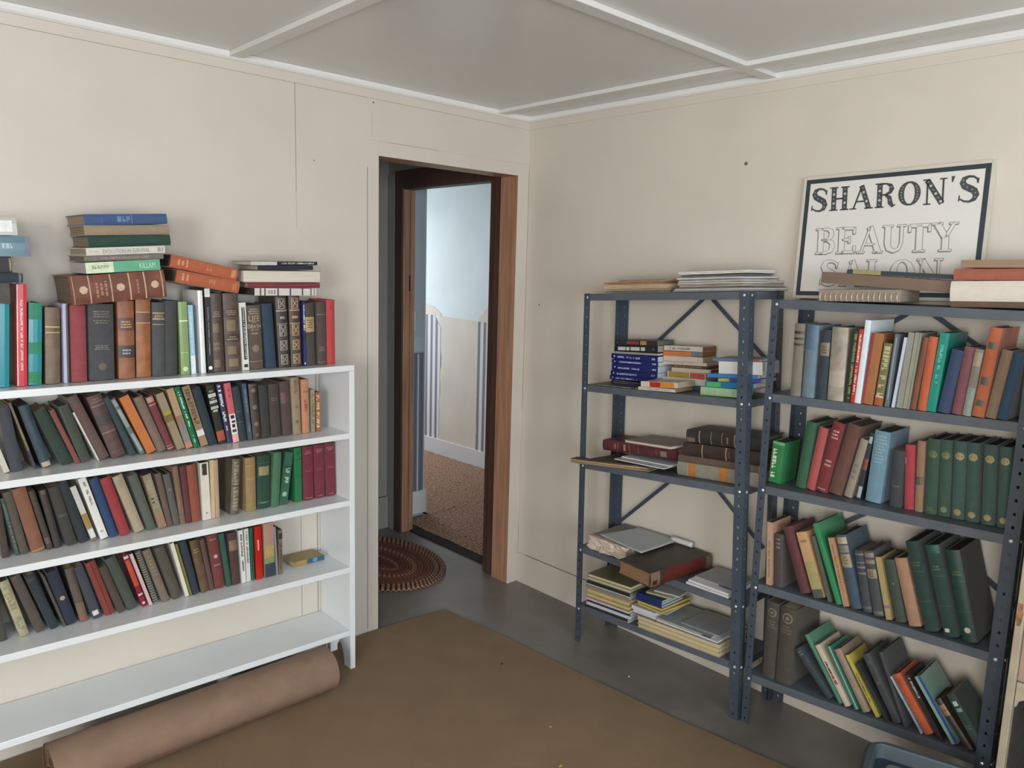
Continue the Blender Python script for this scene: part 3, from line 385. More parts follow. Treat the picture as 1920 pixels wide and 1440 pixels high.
('book',"rightmost maroon book in white bookcase's middle row,right of the middle maroon one",'books on the middle shelf of the white bookcase','U','W',(-1.1748,-0.1434,0.7031),-0.0285,0.0441,0.2105,0.135,'#6a1f2e','c',[('t',0.86,0.93,3,'#9c6c6c'),('t',0.52,0.58,1,'#7c3c48'),('t',0.03,0.06,1,'#9c6c6c')],'#94856a'),
('book',"dark olive-drab book in white bookcase's lowest row,far left",'books on the lower shelf of the white bookcase','U','W',(-2.2557,-0.1373,0.4593),-0.1156,0.0204,0.1932,0.134,'#3c3a34','c',[],'#94856a'),
('book',"mottled cream book in white bookcase's lowest row,right of the dark olive-drab one",'books on the lower shelf of the white bookcase','U','W',(-2.2045,-0.1391,0.4581),-0.2326,0.025,0.1882,0.134,'#9c9478','l',[('v',0.1,0.9,'#86805f',0.2,0.8)],'#3a342c'),
('book',"dark umber cloth book in white bookcase's lowest row,right of the mottled cream one",'books on the lower shelf of the white bookcase','U','W',(-2.16,-0.1379,0.4571),-0.2936,0.0252,0.2,0.134,'#4a403a','c',[('b',0,0.04,'#5c3c3a')],'#463e33'),
('book',"ink-blue cloth book in white bookcase's lowest row,right of the dark umber cloth one",'books on the lower shelf of the white bookcase','U','W',(-2.1232,-0.1397,0.4563),-0.3011,0.0235,0.1939,0.134,'#222c38','c',[('b',0.9,0.95,'#3a3836')],'#94856a'),
('book',"thin mushroom-grey book in white bookcase's lowest row,right of the ink-blue cloth one",'books on the lower shelf of the white bookcase','U','W',(-2.0893,-0.141,0.4555),-0.2747,0.0074,0.1822,0.113,'#484440','p',[],'#94856a'),
('book',"oval-stickered navy book in white bookcase's lowest row,right of the thin mushroom-grey one",'books on the lower shelf of the white bookcase','U','W',(-2.0795,-0.1402,0.4553),-0.2458,0.0309,0.1876,0.134,'#1f2638','c',[('d',0.5,0.24,'#9c8c84')],'#3a342c'),
('book',"marbled brown book in white bookcase's lowest row,right of the oval-stickered navy one",'books on the lower shelf of the white bookcase','U','W',(-2.0416,-0.1391,0.4544),-0.1873,0.0241,0.1877,0.134,'#54483f','l',[('b',0.1,0.35,'#6c584c'),('b',0,0.12,'#7c5048')],'#94856a'),
('book',"white-stickered denim-blue book in white bookcase's lowest row,right of the marbled brown one",'books on the lower shelf of the white bookcase','U','W',(-2.0036,-0.1409,0.4536),-0.2541,0.0257,0.1886,0.134,'#343a46','c',[('p',0.1,0.75,0.06,0.15,'#c0bcbc')],'#94856a'),
('book',"grooved brick-red book in white bookcase's lowest row,right of the white-stickered denim-blue one",'books on the lower shelf of the white bookcase','U','W',(-1.9672,-0.1386,0.4528),-0.2666,0.0284,0.1943,0.134,'#7c3028','c',[('p',0.45,0.55,0,1,'#54201c')],'#463e33'),
('book',"bark-brown book in white bookcase's lowest row,right of the grooved brick-red one",'books on the lower shelf of the white bookcase','U','W',(-1.9295,-0.1409,0.4519),-0.2999,0.0218,0.1735,0.1276,'#463a32','c',[],'#5f5340'),
('book',"slate-green cloth book in white bookcase's lowest row,right of the bark-brown one",'books on the lower shelf of the white bookcase','U','W',(-1.9012,-0.1378,0.4513),-0.312,0.0316,0.197,0.134,'#3c463e','c',[],'#463e33'),
('book',"orange-and-crimson book in white bookcase's lowest row,right of the slate-green cloth one",'books on the lower shelf of the white bookcase','U','W',(-1.8562,-0.1371,0.4502),-0.272,0.015,0.1976,0.134,'#8a1a34','g',[('b',0.4,0.9,'#b0402c'),('d',0.07,0.3,'#c8c0c0'),('b',0.22,0.25,'#c8b8b8'),('b',0.93,0.98,'#c0b0b0')],'#94856a'),
('book',"pale pink book in white bookcase's lowest row,right of the orange-and-crimson one",'books on the lower shelf of the white bookcase','U','W',(-1.8352,-0.1399,0.4498),-0.2789,0.0099,0.1995,0.1237,'#c4a4a4','p',[],'#3a342c'),
('notebook',"spiral-bound notebook in white bookcase's lowest row,right of the pale pink one",'books on the lower shelf of the white bookcase','U','W',(-1.8193,-0.1371,0.4494),-0.2589,0.0167,0.1997,0.134,'#40504a','s',[],'#5f5340'),
('book',"dry-leaf tan book in white bookcase's lowest row,right of the spiral-bound one",'books on the lower shelf of the white bookcase','U','W',(-1.7929,-0.138,0.4488),-0.2805,0.0243,0.1999,0.134,'#6e6250','c',[('t',0.5,0.9,6,'#82745e')],'#463e33'),
('book',"drab grey-brown book in white bookcase's lowest row,right of the dry-leaf tan one",'books on the lower shelf of the white bookcase','U','W',(-1.758,-0.1413,0.448),-0.2684,0.0304,0.2007,0.134,'#4c463a','c',[],'#7c6e54'),
('book',"slim white book in white bookcase's lowest row,right of the drab grey-brown one",'books on the lower shelf of the white bookcase','U','W',(-1.717,-0.1387,0.4471),-0.2193,0.012,0.2057,0.1276,'#ccc8bc','p',[],'#463e33'),
('book',"thin mustard-green book in white bookcase's lowest row,right of the slim white one",'books on the lower shelf of the white bookcase','U','W',(-1.7025,-0.142,0.4468),-0.2193,0.0069,0.2009,0.1246,'#70702c','p',[],'#3a342c'),
('book',"dark navy book in white bookcase's lowest row,right of the thin mustard-green one",'books on the lower shelf of the white bookcase','U','W',(-1.6916,-0.1399,0.4465),-0.1964,0.0227,0.2028,0.134,'#232e40','c',[],'#463e33'),
('book',"gilt-titled walnut leather book in white bookcase's lowest row,right of the dark navy one",'books on the lower shelf of the white bookcase','U','W',(-1.6632,-0.1412,0.4459),-0.1746,0.0294,0.1981,0.134,'#5c4630','l',[('t',0.75,0.85,2,'#8c7450')],'#3a342c'),
('book',"cocoa-brown book in white bookcase's lowest row,right of the gilt-titled walnut leather one",'books on the lower shelf of the white bookcase','U','W',(-1.6315,-0.1384,0.4452),-0.1601,0.0153,0.194,0.134,'#54403a','c',[],'#94856a'),
('book',"leaf-stamped mahogany book in white bookcase's lowest row,right of the cocoa-brown one",'books on the lower shelf of the white bookcase','U','W',(-1.6127,-0.1387,0.4447),-0.1158,0.035,0.2016,0.134,'#6a302c','c',[('d',0.6,0.2,'#b89c94'),('t',0.42,0.46,1,'#a08078'),('t',0.9,0.94,1,'#a08078')],'#7c6e54'),
('book',"viridian book in white bookcase's lowest row,right of the leaf-stamped mahogany one",'books on the lower shelf of the white bookcase','U','W',(-1.5724,-0.1418,0.4438),-0.1182,0.0168,0.2019,0.134,'#26503f','c',[],'#3a342c'),
('book',"tan-labelled chocolate book in white bookcase's lowest row,right of the viridian one",'books on the lower shelf of the white bookcase','U','W',(-1.552,-0.1404,0.4434),-0.0567,0.0296,0.1953,0.134,'#44302c','c',[('b',0.66,0.86,'#7c6048')],'#5f5340'),
('book',"bold black-titled white book in white bookcase's lowest row,right of the tan-labelled chocolate one",'books on the lower shelf of the white bookcase','U','W',(-1.519,-0.1417,0.4426),-0.0428,0.016,0.2003,0.1242,'#cacac4','p',[('v',0.22,0.92,'#3a3a3a',0.35,0.75)],'#5f5340'),
('book',"fine grey-titled white book in white bookcase's lowest row,right of the bold black-titled white one",'books on the lower shelf of the white bookcase','U','W',(-1.5,-0.1392,0.4422),-0.0269,0.0156,0.2007,0.1244,'#c6c6c0','p',[('v',0.35,0.95,'#5c5c5c',0.35,0.75)],'#7c6e54'),
('book',"thin jade book in white bookcase's lowest row,right of the fine grey-titled white one",'books on the lower shelf of the white bookcase','U','W',(-1.4804,-0.1371,0.4417),-0.021,0.0118,0.2,0.134,'#146a50','g',[('p',0.3,0.7,0.05,0.9,'#0e4a3c')],'#5f5340'),
('book',"vivid scarlet book in white bookcase's lowest row,right of the thin jade one",'books on the lower shelf of the white bookcase','U','W',(-1.4641,-0.142,0.4414),-0.0168,0.0249,0.2017,0.134,'#b41c18','g',[('p',0.35,0.6,0.55,0.75,'#d88a78')],'#5f5340'),
('book',"pastel landscape-jacketed book in white bookcase's lowest row,right of the vivid scarlet one",'books on the lower shelf of the white bookcase','U','W',(-1.4302,-0.1423,0.4406),-0.0181,0.0395,0.2068,0.134,'#a58270','g',[('b',0.36,0.58,'#a88c54'),('b',0.25,0.36,'#788a54'),('b',0,0.25,'#2f3a46')],'#5f5340'),
('book',"thin silver-grey book in white bookcase's lowest row,right of the pastel landscape-jacketed one",'books on the lower shelf of the white bookcase','U','W',(-1.3855,-0.1401,0.4396),-0.042,0.0077,0.1876,0.1163,'#7c828c','p',[],'#3a342c'),
('book',"short brown-patterned book in white bookcase's lowest row,right of the thin silver-grey one",'books on the lower shelf of the white bookcase','U','W',(-1.3765,-0.1428,0.4394),0.0099,0.0145,0.1721,0.1067,'#75604f','p',[('b',0.8,0.92,'#2c2c2c'),('v',0.1,0.7,'#5a463a',0.2,0.8)],'#463e33'),
('book',"dark-banded greige book in right rack's top row,far left",'books on the upper shelf of the right rack','U','E',(-0.2359,-1.5157,1.2051),-0.0163,0.0343,0.2385,0.1679,'#6f695f','c',[('b',0.86,0.9,'#3f3429'),('b',0.78,0.81,'#3f3429'),('b',0.7,0.73,'#3f3429')],'#3a342c'),
('book',"pale-blue cloth book in right rack's top row,right of the dark-banded greige one",'books on the upper shelf of the right rack','U','E',(-0.2376,-1.5563,1.2067),-0.0077,0.0394,0.2362,0.1664,'#5a7080','c',[('b',0.66,1,'#4a627c')],'#5f5340'),
('book',"tan-labelled dark navy book in right rack's top row,right of the pale-blue cloth one",'books on the upper shelf of the right rack','U','E',(-0.2366,-1.6054,1.2079),-0.0085,0.0302,0.222,0.1576,'#26303c','c',[('b',0.63,0.82,'#75695a'),('t',0.66,0.78,3,'#4a4034')],'#94856a'),
('book',"wide weathered cream book in right rack's top row,right of the tan-labelled dark navy one",'books on the upper shelf of the right rack','U','E',(-0.238,-1.6411,1.2091),-0.0151,0.05,0.2328,0.1644,'#8c857a','l',[('b',0.2,0.4,'#9c948a'),('t',0.45,0.6,2,'#a08078')],'#463e33'),
('book',"yellow-flecked dark green book in right rack's top row,right of the wide weathered cream one",'books on the upper shelf of the right rack','U','E',(-0.2323,-1.6943,1.2109),0.0301,0.0171,0.2262,0.1602,'#26342c','g',[('v',0.05,0.95,'#7c7c44',0.5,0.9)],'#463e33'),
('book',"red white-lettered book in right rack's top row,right of the yellow-flecked dark green one",'books on the upper shelf of the right rack','U','E',(-0.2328,-1.7139,1.2113),0.0277,0.0138,0.2298,0.1625,'#b02c2a','g',[('v',0.55,0.95,'#d0c4b8',0.3,0.7),('v',0.1,0.5,'#d0c4b8',0.3,0.7)],'#3a342c'),
('book',"tall white navy-covered book in right rack's top row,right of the red white-lettered one",'books on the upper shelf of the right rack','U','E',(-0.2358,-1.7285,1.2121),0.0367,0.0175,0.2581,0.18,'#c8d2da','g',[],'#7c6e54'),
('book',"caramel red-edged book in right rack's top row,right of the tall white navy-covered one",'books on the upper shelf of the right rack','U','E',(-0.2347,-1.7489,1.2146),0.0626,0.0336,0.2195,0.1561,'#96623c','g',[('p',0,0.2,0,1,'#a02c38')],'#94856a'),
('book',"botanical yellow-green book in right rack's top row,right of the caramel red-edged one",'books on the upper shelf of the right rack','U','E',(-0.2374,-1.7881,1.2148),0.0626,0.0234,0.1917,0.1389,'#6c6a48','g',[('v',0.1,0.95,'#a8a07a',0.15,0.85),('b',0,0.13,'#9a4c30'),('b',0.13,0.16,'#b8a898')],'#3a342c'),
('book',"thin steel-blue book in right rack's top row,right of the botanical yellow-green one",'books on the upper shelf of the right rack','U','E',(-0.2349,-1.8186,1.2145),0.0426,0.013,0.221,0.13,'#56626f','p',[('p',0.35,0.55,0.1,0.95,'#8c98a4')],'#3a342c'),
('book',"thin lilac-white book in right rack's top row,right of the thin steel-blue one",'books on the upper shelf of the right rack','U','E',(-0.2362,-1.8386,1.215),0.0765,0.008,0.2124,0.13,'#b4b8cc','p',[],'#94856a'),
('book',"left pale-sage book in right rack's top row,right of the thin lilac-white one",'books on the upper shelf of the right rack','U','E',(-0.2331,-1.8516,1.216),0.0568,0.0173,0.2276,0.13,'#84857a','p',[],'#463e33'),
('book',"right pale-sage book in right rack's top row,right of the left pale-sage one",'books on the upper shelf of the right rack','U','E',(-0.2355,-1.8707,1.2167),0.06,0.0174,0.228,0.13,'#86887a','p',[('p',0.6,0.8,0,1,'#6f7466')],'#3a342c'),
('book',"sienna-brown book in right rack's top row,right of the right pale-sage one",'books on the upper shelf of the right rack','U','E',(-0.2341,-1.8901,1.2172),0.0734,0.0146,0.2152,0.1534,'#74452e','c',[],'#94856a'),
('book',"bright orange cloth book in right rack's top row,right of the sienna-brown one",'books on the upper shelf of the right rack','U','E',(-0.2352,-1.9104,1.2181),0.0498,0.0234,0.2173,0.1547,'#b25434','c',[],'#5f5340'),
('book',"glossy turquoise book in right rack's top row,right of the bright orange cloth one",'books on the upper shelf of the right rack','U','E',(-0.2344,-1.935,1.2193),0.066,0.0246,0.2303,0.1628,'#1c8578','g',[('v',0.35,0.85,'#5cb4a0',0.3,0.65)],'#3a342c'),
('book',"cobalt cloth book in right rack's top row,right of the glossy turquoise one",'books on the upper shelf of the right rack','U','E',(-0.2351,-1.9642,1.222),0.1086,0.0299,0.183,0.1335,'#2c3f63','c',[],'#5f5340'),
('book',"dusty-rose cloth book in right rack's top row,right of the cobalt cloth one",'books on the upper shelf of the right rack','U','E',(-0.2322,-2.0011,1.2216),0.0735,0.0261,0.1941,0.1404,'#74444c','c',[],'#3a342c'),
('book',"beige-topped grey book in right rack's top row,right of the dusty-rose cloth one",'books on the upper shelf of the right rack','U','E',(-0.2375,-2.0297,1.2219),0.0747,0.0206,0.1899,0.1377,'#77706a','c',[('b',0,0.42,'#7c887c'),('b',0.75,0.95,'#90826c')],'#7c6e54'),
('book',"grey-barred orange book in right rack's top row,right of the beige-topped grey one",'books on the upper shelf of the right rack','U','E',(-0.2357,-2.0532,1.2236),0.0763,0.03,0.2508,0.1755,'#a85636','c',[('p',0.15,0.8,0.76,0.84,'#4c4c44'),('p',0.15,0.8,0.36,0.45,'#4c4c44'),('p',0.15,0.8,0.12,0.19,'#4c4c44')],'#94856a'),
('book',"camel cloth book in right rack's top row,right of the grey-barred orange one",'books on the upper shelf of the right rack','U','E',(-0.2346,-2.0864,1.225),0.1112,0.0251,0.1915,0.1387,'#7a6450','c',[],'#3a342c'),
('book',"deep-blue cloth book in right rack's top row,right of the camel cloth one",'books on the upper shelf of the right rack','U','E',(-0.2348,-2.1156,1.2255),0.1132,0.0229,0.1866,0.1357,'#22405c','c',[],'#94856a'),
('book',"leaning green white-titled book in right rack's second row,far left",'books on the second shelf of the right rack','U','E',(-0.1792,-1.4355,0.8852),0.0422,0.0439,0.1459,0.1105,'#357a48','g',[('v',0.08,0.82,'#c8d4b4',0.12,0.45),('b',0.93,1,'#5c9c70')],'#3a342c'),
('book',"spruce-green cloth book in right rack's second row,right of the leaning green white-titled one",'books on the second shelf of the right rack','U','E',(-0.1807,-1.5337,0.8896),0.0877,0.0336,0.2302,0.1627,'#245238','c',[],'#463e33'),
('book',"salmon-red cloth book in right rack's second row,right of the spruce-green cloth one",'books on the second shelf of the right rack','U','E',(-0.1771,-1.5705,0.8915),0.123,0.0299,0.2174,0.1548,'#9a4442','c',[],'#463e33'),
('book',"gilt-stamped burgundy book in right rack's second row,right of the salmon-red cloth one",'books on the second shelf of the right rack','U','E',(-0.1813,-1.6041,0.8955),0.1631,0.0376,0.242,0.17,'#6e2228','c',[('t',0.76,0.9,3,'#b08c84'),('t',0.36,0.48,2,'#b08c84'),('t',0.03,0.06,1,'#b08c84')],'#463e33'),
('book',"cinnamon-brown book in right rack's second row,right of the gilt-stamped burgundy one",'books on the second shelf of the right rack','U','E',(-0.1807,-1.6483,0.8989),0.186,0.0419,0.2411,0.1695,'#5c3a30','c',[],'#5f5340'),
('book',"short oatmeal book in right rack's second row,right of the cinnamon-brown one",'books on the second shelf of the right rack','U','E',(-0.1794,-1.6989,0.8969),0.1844,0.0249,0.1999,0.1439,'#857a6c','c',[('t',0.3,0.6,3,'#6c6256')],'#94856a'),
('book',"red-flashed navy book in right rack's second row,right of the short oatmeal one",'books on the second shelf of the right rack','U','E',(-0.1786,-1.7392,0.8947),0.1086,0.0123,0.2218,0.1575,'#2a3440','g',[('b',0.45,0.62,'#7c3c38'),('b',0.03,0.2,'#9098a0'),('p',0.1,0.9,0.85,0.95,'#8c98a0')],'#94856a'),
('book',"wide sky-blue book in right rack's second row,right of the red-flashed navy one",'books on the second shelf of the right rack','U','E',(-0.18,-1.7671,0.8976),0.0407,0.0469,0.2301,0.1627,'#5f8296','c',[('t',0.55,0.95,9,'#7c9cac')],'#463e33'),
('book',"graphite cloth book in right rack's second row,right of the wide sky-blue one",'books on the second shelf of the right rack','U','E',(-0.1829,-1.8421,0.8971),-0.0254,0.0336,0.1782,0.1305,'#35383e','c',[('t',0.36,0.39,1,'#6c7078')],'#94856a'),
('book',"cherry-red book in right rack's second row,right of the graphite cloth one",'books on the second shelf of the right rack','U','E',(-0.18,-1.8854,0.8983),-0.078,0.0269,0.2005,0.1443,'#a03440','c',[('p',0,0.1,0.7,0.8,'#c8b0a0')],'#94856a'),
('book',"clay-tan book in right rack's second row,right of the cherry-red one",'books on the second shelf of the right rack','U','E',(-0.1821,-1.9164,0.8995),-0.0586,0.0214,0.2176,0.1549,'#8a6a54','c',[('b',0.38,0.5,'#5a5448')],'#7c6e54'),
('book',"first green gilt-medallioned book in right rack's second row,right of the clay-tan one",'books on the second shelf of the right rack','U','E',(-0.1823,-1.9426,0.9004),-0.048,0.0327,0.2284,0.1616,'#2f4a3c','c',[('d',0.8,0.36,'#56603c'),('t',0.04,0.1,2,'#5c6848')],'#2c2a26'),
('book',"second green gilt-medallioned book in right rack's second row,right of the first green gilt-medallioned one",'books on the second shelf of the right rack','U','E',(-0.1793,-1.9795,0.9018),-0.0644,0.0319,0.2298,0.1625,'#2f4a3c','c',[('d',0.8,0.36,'#6a6a44'),('d',0.09,0.3,'#667050')],'#2c2a26'),
('book',"third green gilt-medallioned book in right rack's second row,right of the second green gilt-medallioned one",'books on the second shelf of the right rack','U','E',(-0.1803,-2.0163,0.9032),-0.0634,0.0333,0.2313,0.1634,'#34504a','c',[('d',0.81,0.36,'#948458'),('d',0.09,0.3,'#8c7c54')],'#2c2a26'),
('book',"fourth green gilt-medallioned book in right rack's second row,right of the third green gilt-medallioned one",'books on the second shelf of the right rack','U','E',(-0.1812,-2.0545,0.9046),-0.0802,0.0325,0.2319,0.1638,'#34504a','c',[('d',0.82,0.36,'#948458'),('d',0.09,0.3,'#948458')],'#2c2a26'),
('book',"fifth green gilt-medallioned book in right rack's second row,right of the fourth green gilt-medallioned one",'books on the second shelf of the right rack','U','E',(-0.1783,-2.0937,0.906),-0.0696,0.0324,0.2322,0.1639,'#34504a','c',[('d',0.82,0.36,'#948458'),('d',0.09,0.3,'#948458')],'#2c2a26'),
('book',"sixth green gilt-medallioned book in right rack's second row,right of the fifth green gilt-medallioned one",'books on the second shelf of the right rack','U','E',(-0.178,-2.1336,0.9075),-0.0749,0.0309,0.2319,0.1638,'#34504a','c',[('d',0.82,0.36,'#948458'),('d',0.09,0.3,'#948458')],'#2c2a26'),
('book',"slim flesh-pink book in right rack's third row,far left",'books on the third shelf of the right rack','U','E',(-0.2229,-1.4807,0.5314),-0.0644,0.0199,0.2239,0.13,'#a8866e','p',[('v',0.1,0.7,'#8c6a56',0.3,0.7)],'#3a342c'),
('book',"gilt-topped aubergine book in right rack's third row,right of the slim flesh-pink one",'books on the third shelf of the right rack','U','E',(-0.2196,-1.5072,0.5326),-0.0846,0.0319,0.1857,0.1351,'#3f3436','c',[('t',0.72,0.95,3,'#75685c')],'#5f5340'),
('book',"oxblood cloth book in right rack's third row,right of the gilt-topped aubergine one",'books on the third shelf of the right rack','U','E',(-0.2174,-1.6008,0.5367),-0.3694,0.0355,0.226,0.1601,'#54282c','c',[],'#7c6e54'),
('book',"peach and yellow-jacketed book in right rack's third row,right of the oxblood cloth one",'books on the third shelf of the right rack','U','E',(-0.2215,-1.6515,0.5389),-0.3726,0.0362,0.2202,0.1565,'#b08a66','g',[('b',0.13,0.55,'#958a58'),('b',0,0.13,'#4c4c48'),('t',0.83,0.9,1,'#8c6040')],'#94856a'),
('book',"thin lichen-grey book in right rack's third row,right of the peach and yellow-jacketed one",'books on the third shelf of the right rack','U','E',(-0.2179,-1.6984,0.541),-0.3517,0.0122,0.2169,0.13,'#4a5448','p',[],'#94856a'),
('book',"tall mint-green book in right rack's third row,right of the thin lichen-grey one",'books on the third shelf of the right rack','U','E',(-0.2212,-1.727,0.5423),-0.3937,0.0177,0.2669,0.1855,'#2f7c52','g',[],'#3a342c'),
('book',"narrow apricot book in right rack's third row,right of the tall mint-green one",'books on the third shelf of the right rack','U','E',(-0.217,-1.7482,0.5432),-0.3228,0.0188,0.2233,0.13,'#a07a5a','p',[('v',0.2,0.9,'#7c5a40',0.35,0.65)],'#3a342c'),
('book',"straw-labelled steel-blue book in right rack's third row,right of the narrow apricot one",'books on the third shelf of the right rack','U','E',(-0.2191,-1.7729,0.5443),-0.3044,0.0321,0.2373,0.1671,'#2f4454','c',[('b',0.88,0.97,'#958a6c'),('b',0.76,0.86,'#6a6658'),('b',0.56,0.74,'#85775c'),('t',0.6,0.72,3,'#5c5444')],'#3a342c'),
('book',"silver-lined anthracite book in right rack's third row,right of the straw-labelled steel-blue one",'books on the third shelf of the right rack','U','E',(-0.2177,-1.8103,0.546),-0.2381,0.0278,0.196,0.1415,'#333840','c',[('b',0.93,0.96,'#666460'),('b',0.8,0.82,'#666460'),('b',0.72,0.75,'#666460'),('b',0.62,0.65,'#666460'),('b',0.06,0.1,'#55534f')],'#7c6e54'),
('book',"tan-titled gunmetal book in right rack's third row,right of the silver-lined anthracite one",'books on the third shelf of the right rack','U','E',(-0.2229,-1.8451,0.5475),-0.2514,0.0296,0.2057,0.1476,'#383c40','c',[('b',0.9,0.97,'#74685a'),('b',0.8,0.86,'#74685a'),('b',0.58,0.72,'#7c705c'),('t',0.6,0.7,3,'#3c3834'),('b',0.03,0.08,'#605a50')],'#5f5340'),
('book',"narrow straw-yellow book in right rack's third row,right of the tan-titled gunmetal one",'books on the third shelf of the right rack','U','E',(-0.2212,-1.8831,0.5492),-0.2663,0.0169,0.1954,0.1212,'#98855a','p',[('b',0.18,0.23,'#6c6478')],'#3a342c'),
('book',"mossy dark green book in right rack's third row,right of the narrow straw-yellow one",'books on the third shelf of the right rack','U','E',(-0.2188,-1.91,0.5504),-0.2763,0.029,0.1922,0.1392,'#333f36','c',[('d',0.62,0.12,'#5c6450')],'#3a342c'),
('book',"plain blush-tan book in right rack's third row,right of the mossy dark green one",'books on the third shelf of the right rack','U','E',(-0.2212,-1.9486,0.5521),-0.306,0.0349,0.2072,0.1485,'#957058','c',[],'#3a342c'),
('book',"unstickered teal-green book in right rack's third row,right of the plain blush-tan one",'books on the third shelf of the right rack','U','E',(-0.2228,-1.9944,0.5541),-0.3105,0.036,0.2691,0.1869,'#17342f','c',[('t',0.72,0.78,2,'#44543f'),('b',0.66,0.665,'#44543f'),('b',0.33,0.335,'#44543f')],'#2c2a26'),
('book',"torn-stickered teal-green book in right rack's third row,right of the unstickered teal-green one",'books on the third shelf of the right rack','U','E',(-0.2209,-2.0467,0.5564),-0.2981,0.0378,0.2706,0.1877,'#183833','c',[('t',0.72,0.78,2,'#54604a'),('b',0.66,0.665,'#44543f'),('b',0.33,0.335,'#44543f'),('p',0.15,0.5,0.05,0.09,'#b8b4b0'),('b',0.91,1,'#1d4a46')],'#2c2a26'),
('book',"round-stickered teal-green book in right rack's third row,right of the torn-stickered teal-green one",'books on the third shelf of the right rack','U','E',(-0.2189,-2.095,0.5586),-0.2789,0.0389,0.2664,0.1851,'#111412','c',[('b',0,1,'#183833'),('t',0.72,0.78,2,'#4c5844'),('b',0.66,0.665,'#44543f'),('b',0.33,0.335,'#44543f'),('d',0.13,0.22,'#b0aca4')],'#2c2a26'),
('book',"left olive-brown book in right rack's bottom row,far left",'books on the bottom shelf of the right rack','U','E',(-0.2231,-1.4916,0.1952),-0.0139,0.0454,0.278,0.1924,'#3a362c','c',[('o',0.87,0.36,'#6a6450'),('t',0.66,0.78,3,'#5c5644')],'#5f5340'),
('book',"right olive-brown book in right rack's bottom row,right of the left olive-brown one",'books on the bottom shelf of the right rack','U','E',(-0.2278,-1.5437,0.2002),0.0005,0.053,0.2738,0.1898,'#3a362c','c',[('o',0.87,0.36,'#6a6450'),('t',0.66,0.78,3,'#5c5644')],'#94856a'),
('book',"deeply leaning blue-black book in right rack's bottom row,right of the right olive-brown one",'books on the bottom shelf of the right rack','U','E',(-0.2247,-1.7281,0.2098),-0.7769,0.0226,0.1784,0.1306,'#26333a','c',[('t',0.85,0.95,2,'#5c6c70')],'#7c6e54'),
('book',"tall leaning fern-green book in right rack's bottom row,right of the deeply leaning blue-black one",'books on the bottom shelf of the right rack','U','E',(-0.2227,-1.766,0.2125),-0.6239,0.0139,0.2306,0.163,'#3f7458','c',[],'#3a342c'),
('book',"bulky cream red-dotted book in right rack's bottom row,right of the tall leaning fern-green one",'books on the bottom shelf of the right rack','U','E',(-0.2269,-1.7888,0.2142),-0.6139,0.0178,0.2034,0.1461,'#b4a894','g',[('v',0.5,0.72,'#2a2620',0.3,0.7),('p',0.25,0.75,0.44,0.5,'#a03c3c'),('p',0.3,0.75,0.36,0.42,'#4c4c70'),('p',0.35,0.8,0.35,0.38,'#a03c3c')],'#463e33'),
('book',"slim sea-green book in right rack's bottom row,right of the bulky cream red-dotted one",'books on the bottom shelf of the right rack','U','E',(-0.2233,-1.8194,0.2164),-0.5614,0.014,0.2064,0.128,'#2f6c5c','p',[('p',0.45,0.7,0,1,'#8cac9c')],'#463e33'),
('book',"plain fawn book in right rack's bottom row,right of the slim sea-green one",'books on the bottom shelf of the right rack','U','E',(-0.2244,-1.8434,0.2182),-0.5753,0.0233,0.2029,0.1458,'#86705e','c',[],'#463e33'),
('book',"slim lemon-yellow book in right rack's bottom row,right of the plain fawn one",'books on the bottom shelf of the right rack','U','E',(-0.2228,-1.8847,0.2212),-0.6033,0.0123,0.1988,0.1233,'#a89c44','p',[('v',0.2,0.7,'#544c1c',0.3,0.75)],'#463e33'),
('book',"slim black book in right rack's bottom row,right of the slim lemon-yellow one",'books on the bottom shelf of the right rack','U','E',(-0.2251,-1.9145,0.2234),-0.6372,0.0118,0.1825,0.1132,'#2c2e32','p',[],'#5f5340'),
('book',"dark pewter cloth book in right rack's bottom row,right of the slim black one",'books on the bottom shelf of the right rack','U','E',(-0.2226,-1.9363,0.225),-0.5606,0.0245,0.2161,0.154,'#33373a','c',[('t',0.85,0.9,2,'#4c5054'),('t',0.55,0.6,2,'#5c5c54')],'#463e33'),
('book',"plain coal-grey book in right rack's bottom row,right of the dark pewter cloth one",'books on the bottom shelf of the right rack','U','E',(-0.223,-1.968,0.2273),-0.4319,0.0098,0.2298,0.1625,'#36393c','c',[],'#7c6e54'),
('book',"blue-and-white chequered book in right rack's bottom row,right of the plain coal-grey one",'books on the bottom shelf of the right rack','U','E',(-0.2262,-2.0164,0.2308),-0.6346,0.0053,0.1762,0.1292,'#8c9aa4','g',[('v',0.05,0.6,'#3c5c6c',0.15,0.8)],'#7c6e54'),
('book',"vivid orange book in right rack's bottom row,right of the blue-and-white chequered one",'books on the bottom shelf of the right rack','U','E',(-0.2238,-2.0277,0.2317),-0.6372,0.0254,0.1848,0.1346,'#a84a24','c',[('t',0.8,0.93,4,'#843818')],'#463e33'),
('book',"black white-lettered book in right rack's bottom row,right of the vivid orange one",'books on the bottom shelf of the right rack','U','E',(-0.2245,-2.0672,0.2345),-0.6118,0.0137,0.197,0.1222,'#2a2422','p',[('v',0.6,0.95,'#a0a09c',0.3,0.8)],'#463e33'),
('book',"pale aqua blue-edged book in right rack's bottom row,right of the black white-lettered one",'books on the bottom shelf of the right rack','U','E',(-0.2225,-2.1015,0.2371),-0.6416,0.0196,0.2026,0.1456,'#749a8a','g',[('p',0.55,1,0,1,'#1c3a7c')],'#5f5340'),
('book',"brown tan-labelled book in right rack's bottom row,right of the pale aqua blue-edged one",'books on the bottom shelf of the right rack','U','E',(-0.227,-2.1425,0.24),-0.711,0.0181,0.1524,0.1145,'#3a3029','l',[('b',0.78,0.88,'#8a6848'),('b',0.67,0.77,'#8a6848')],'#3a342c'),
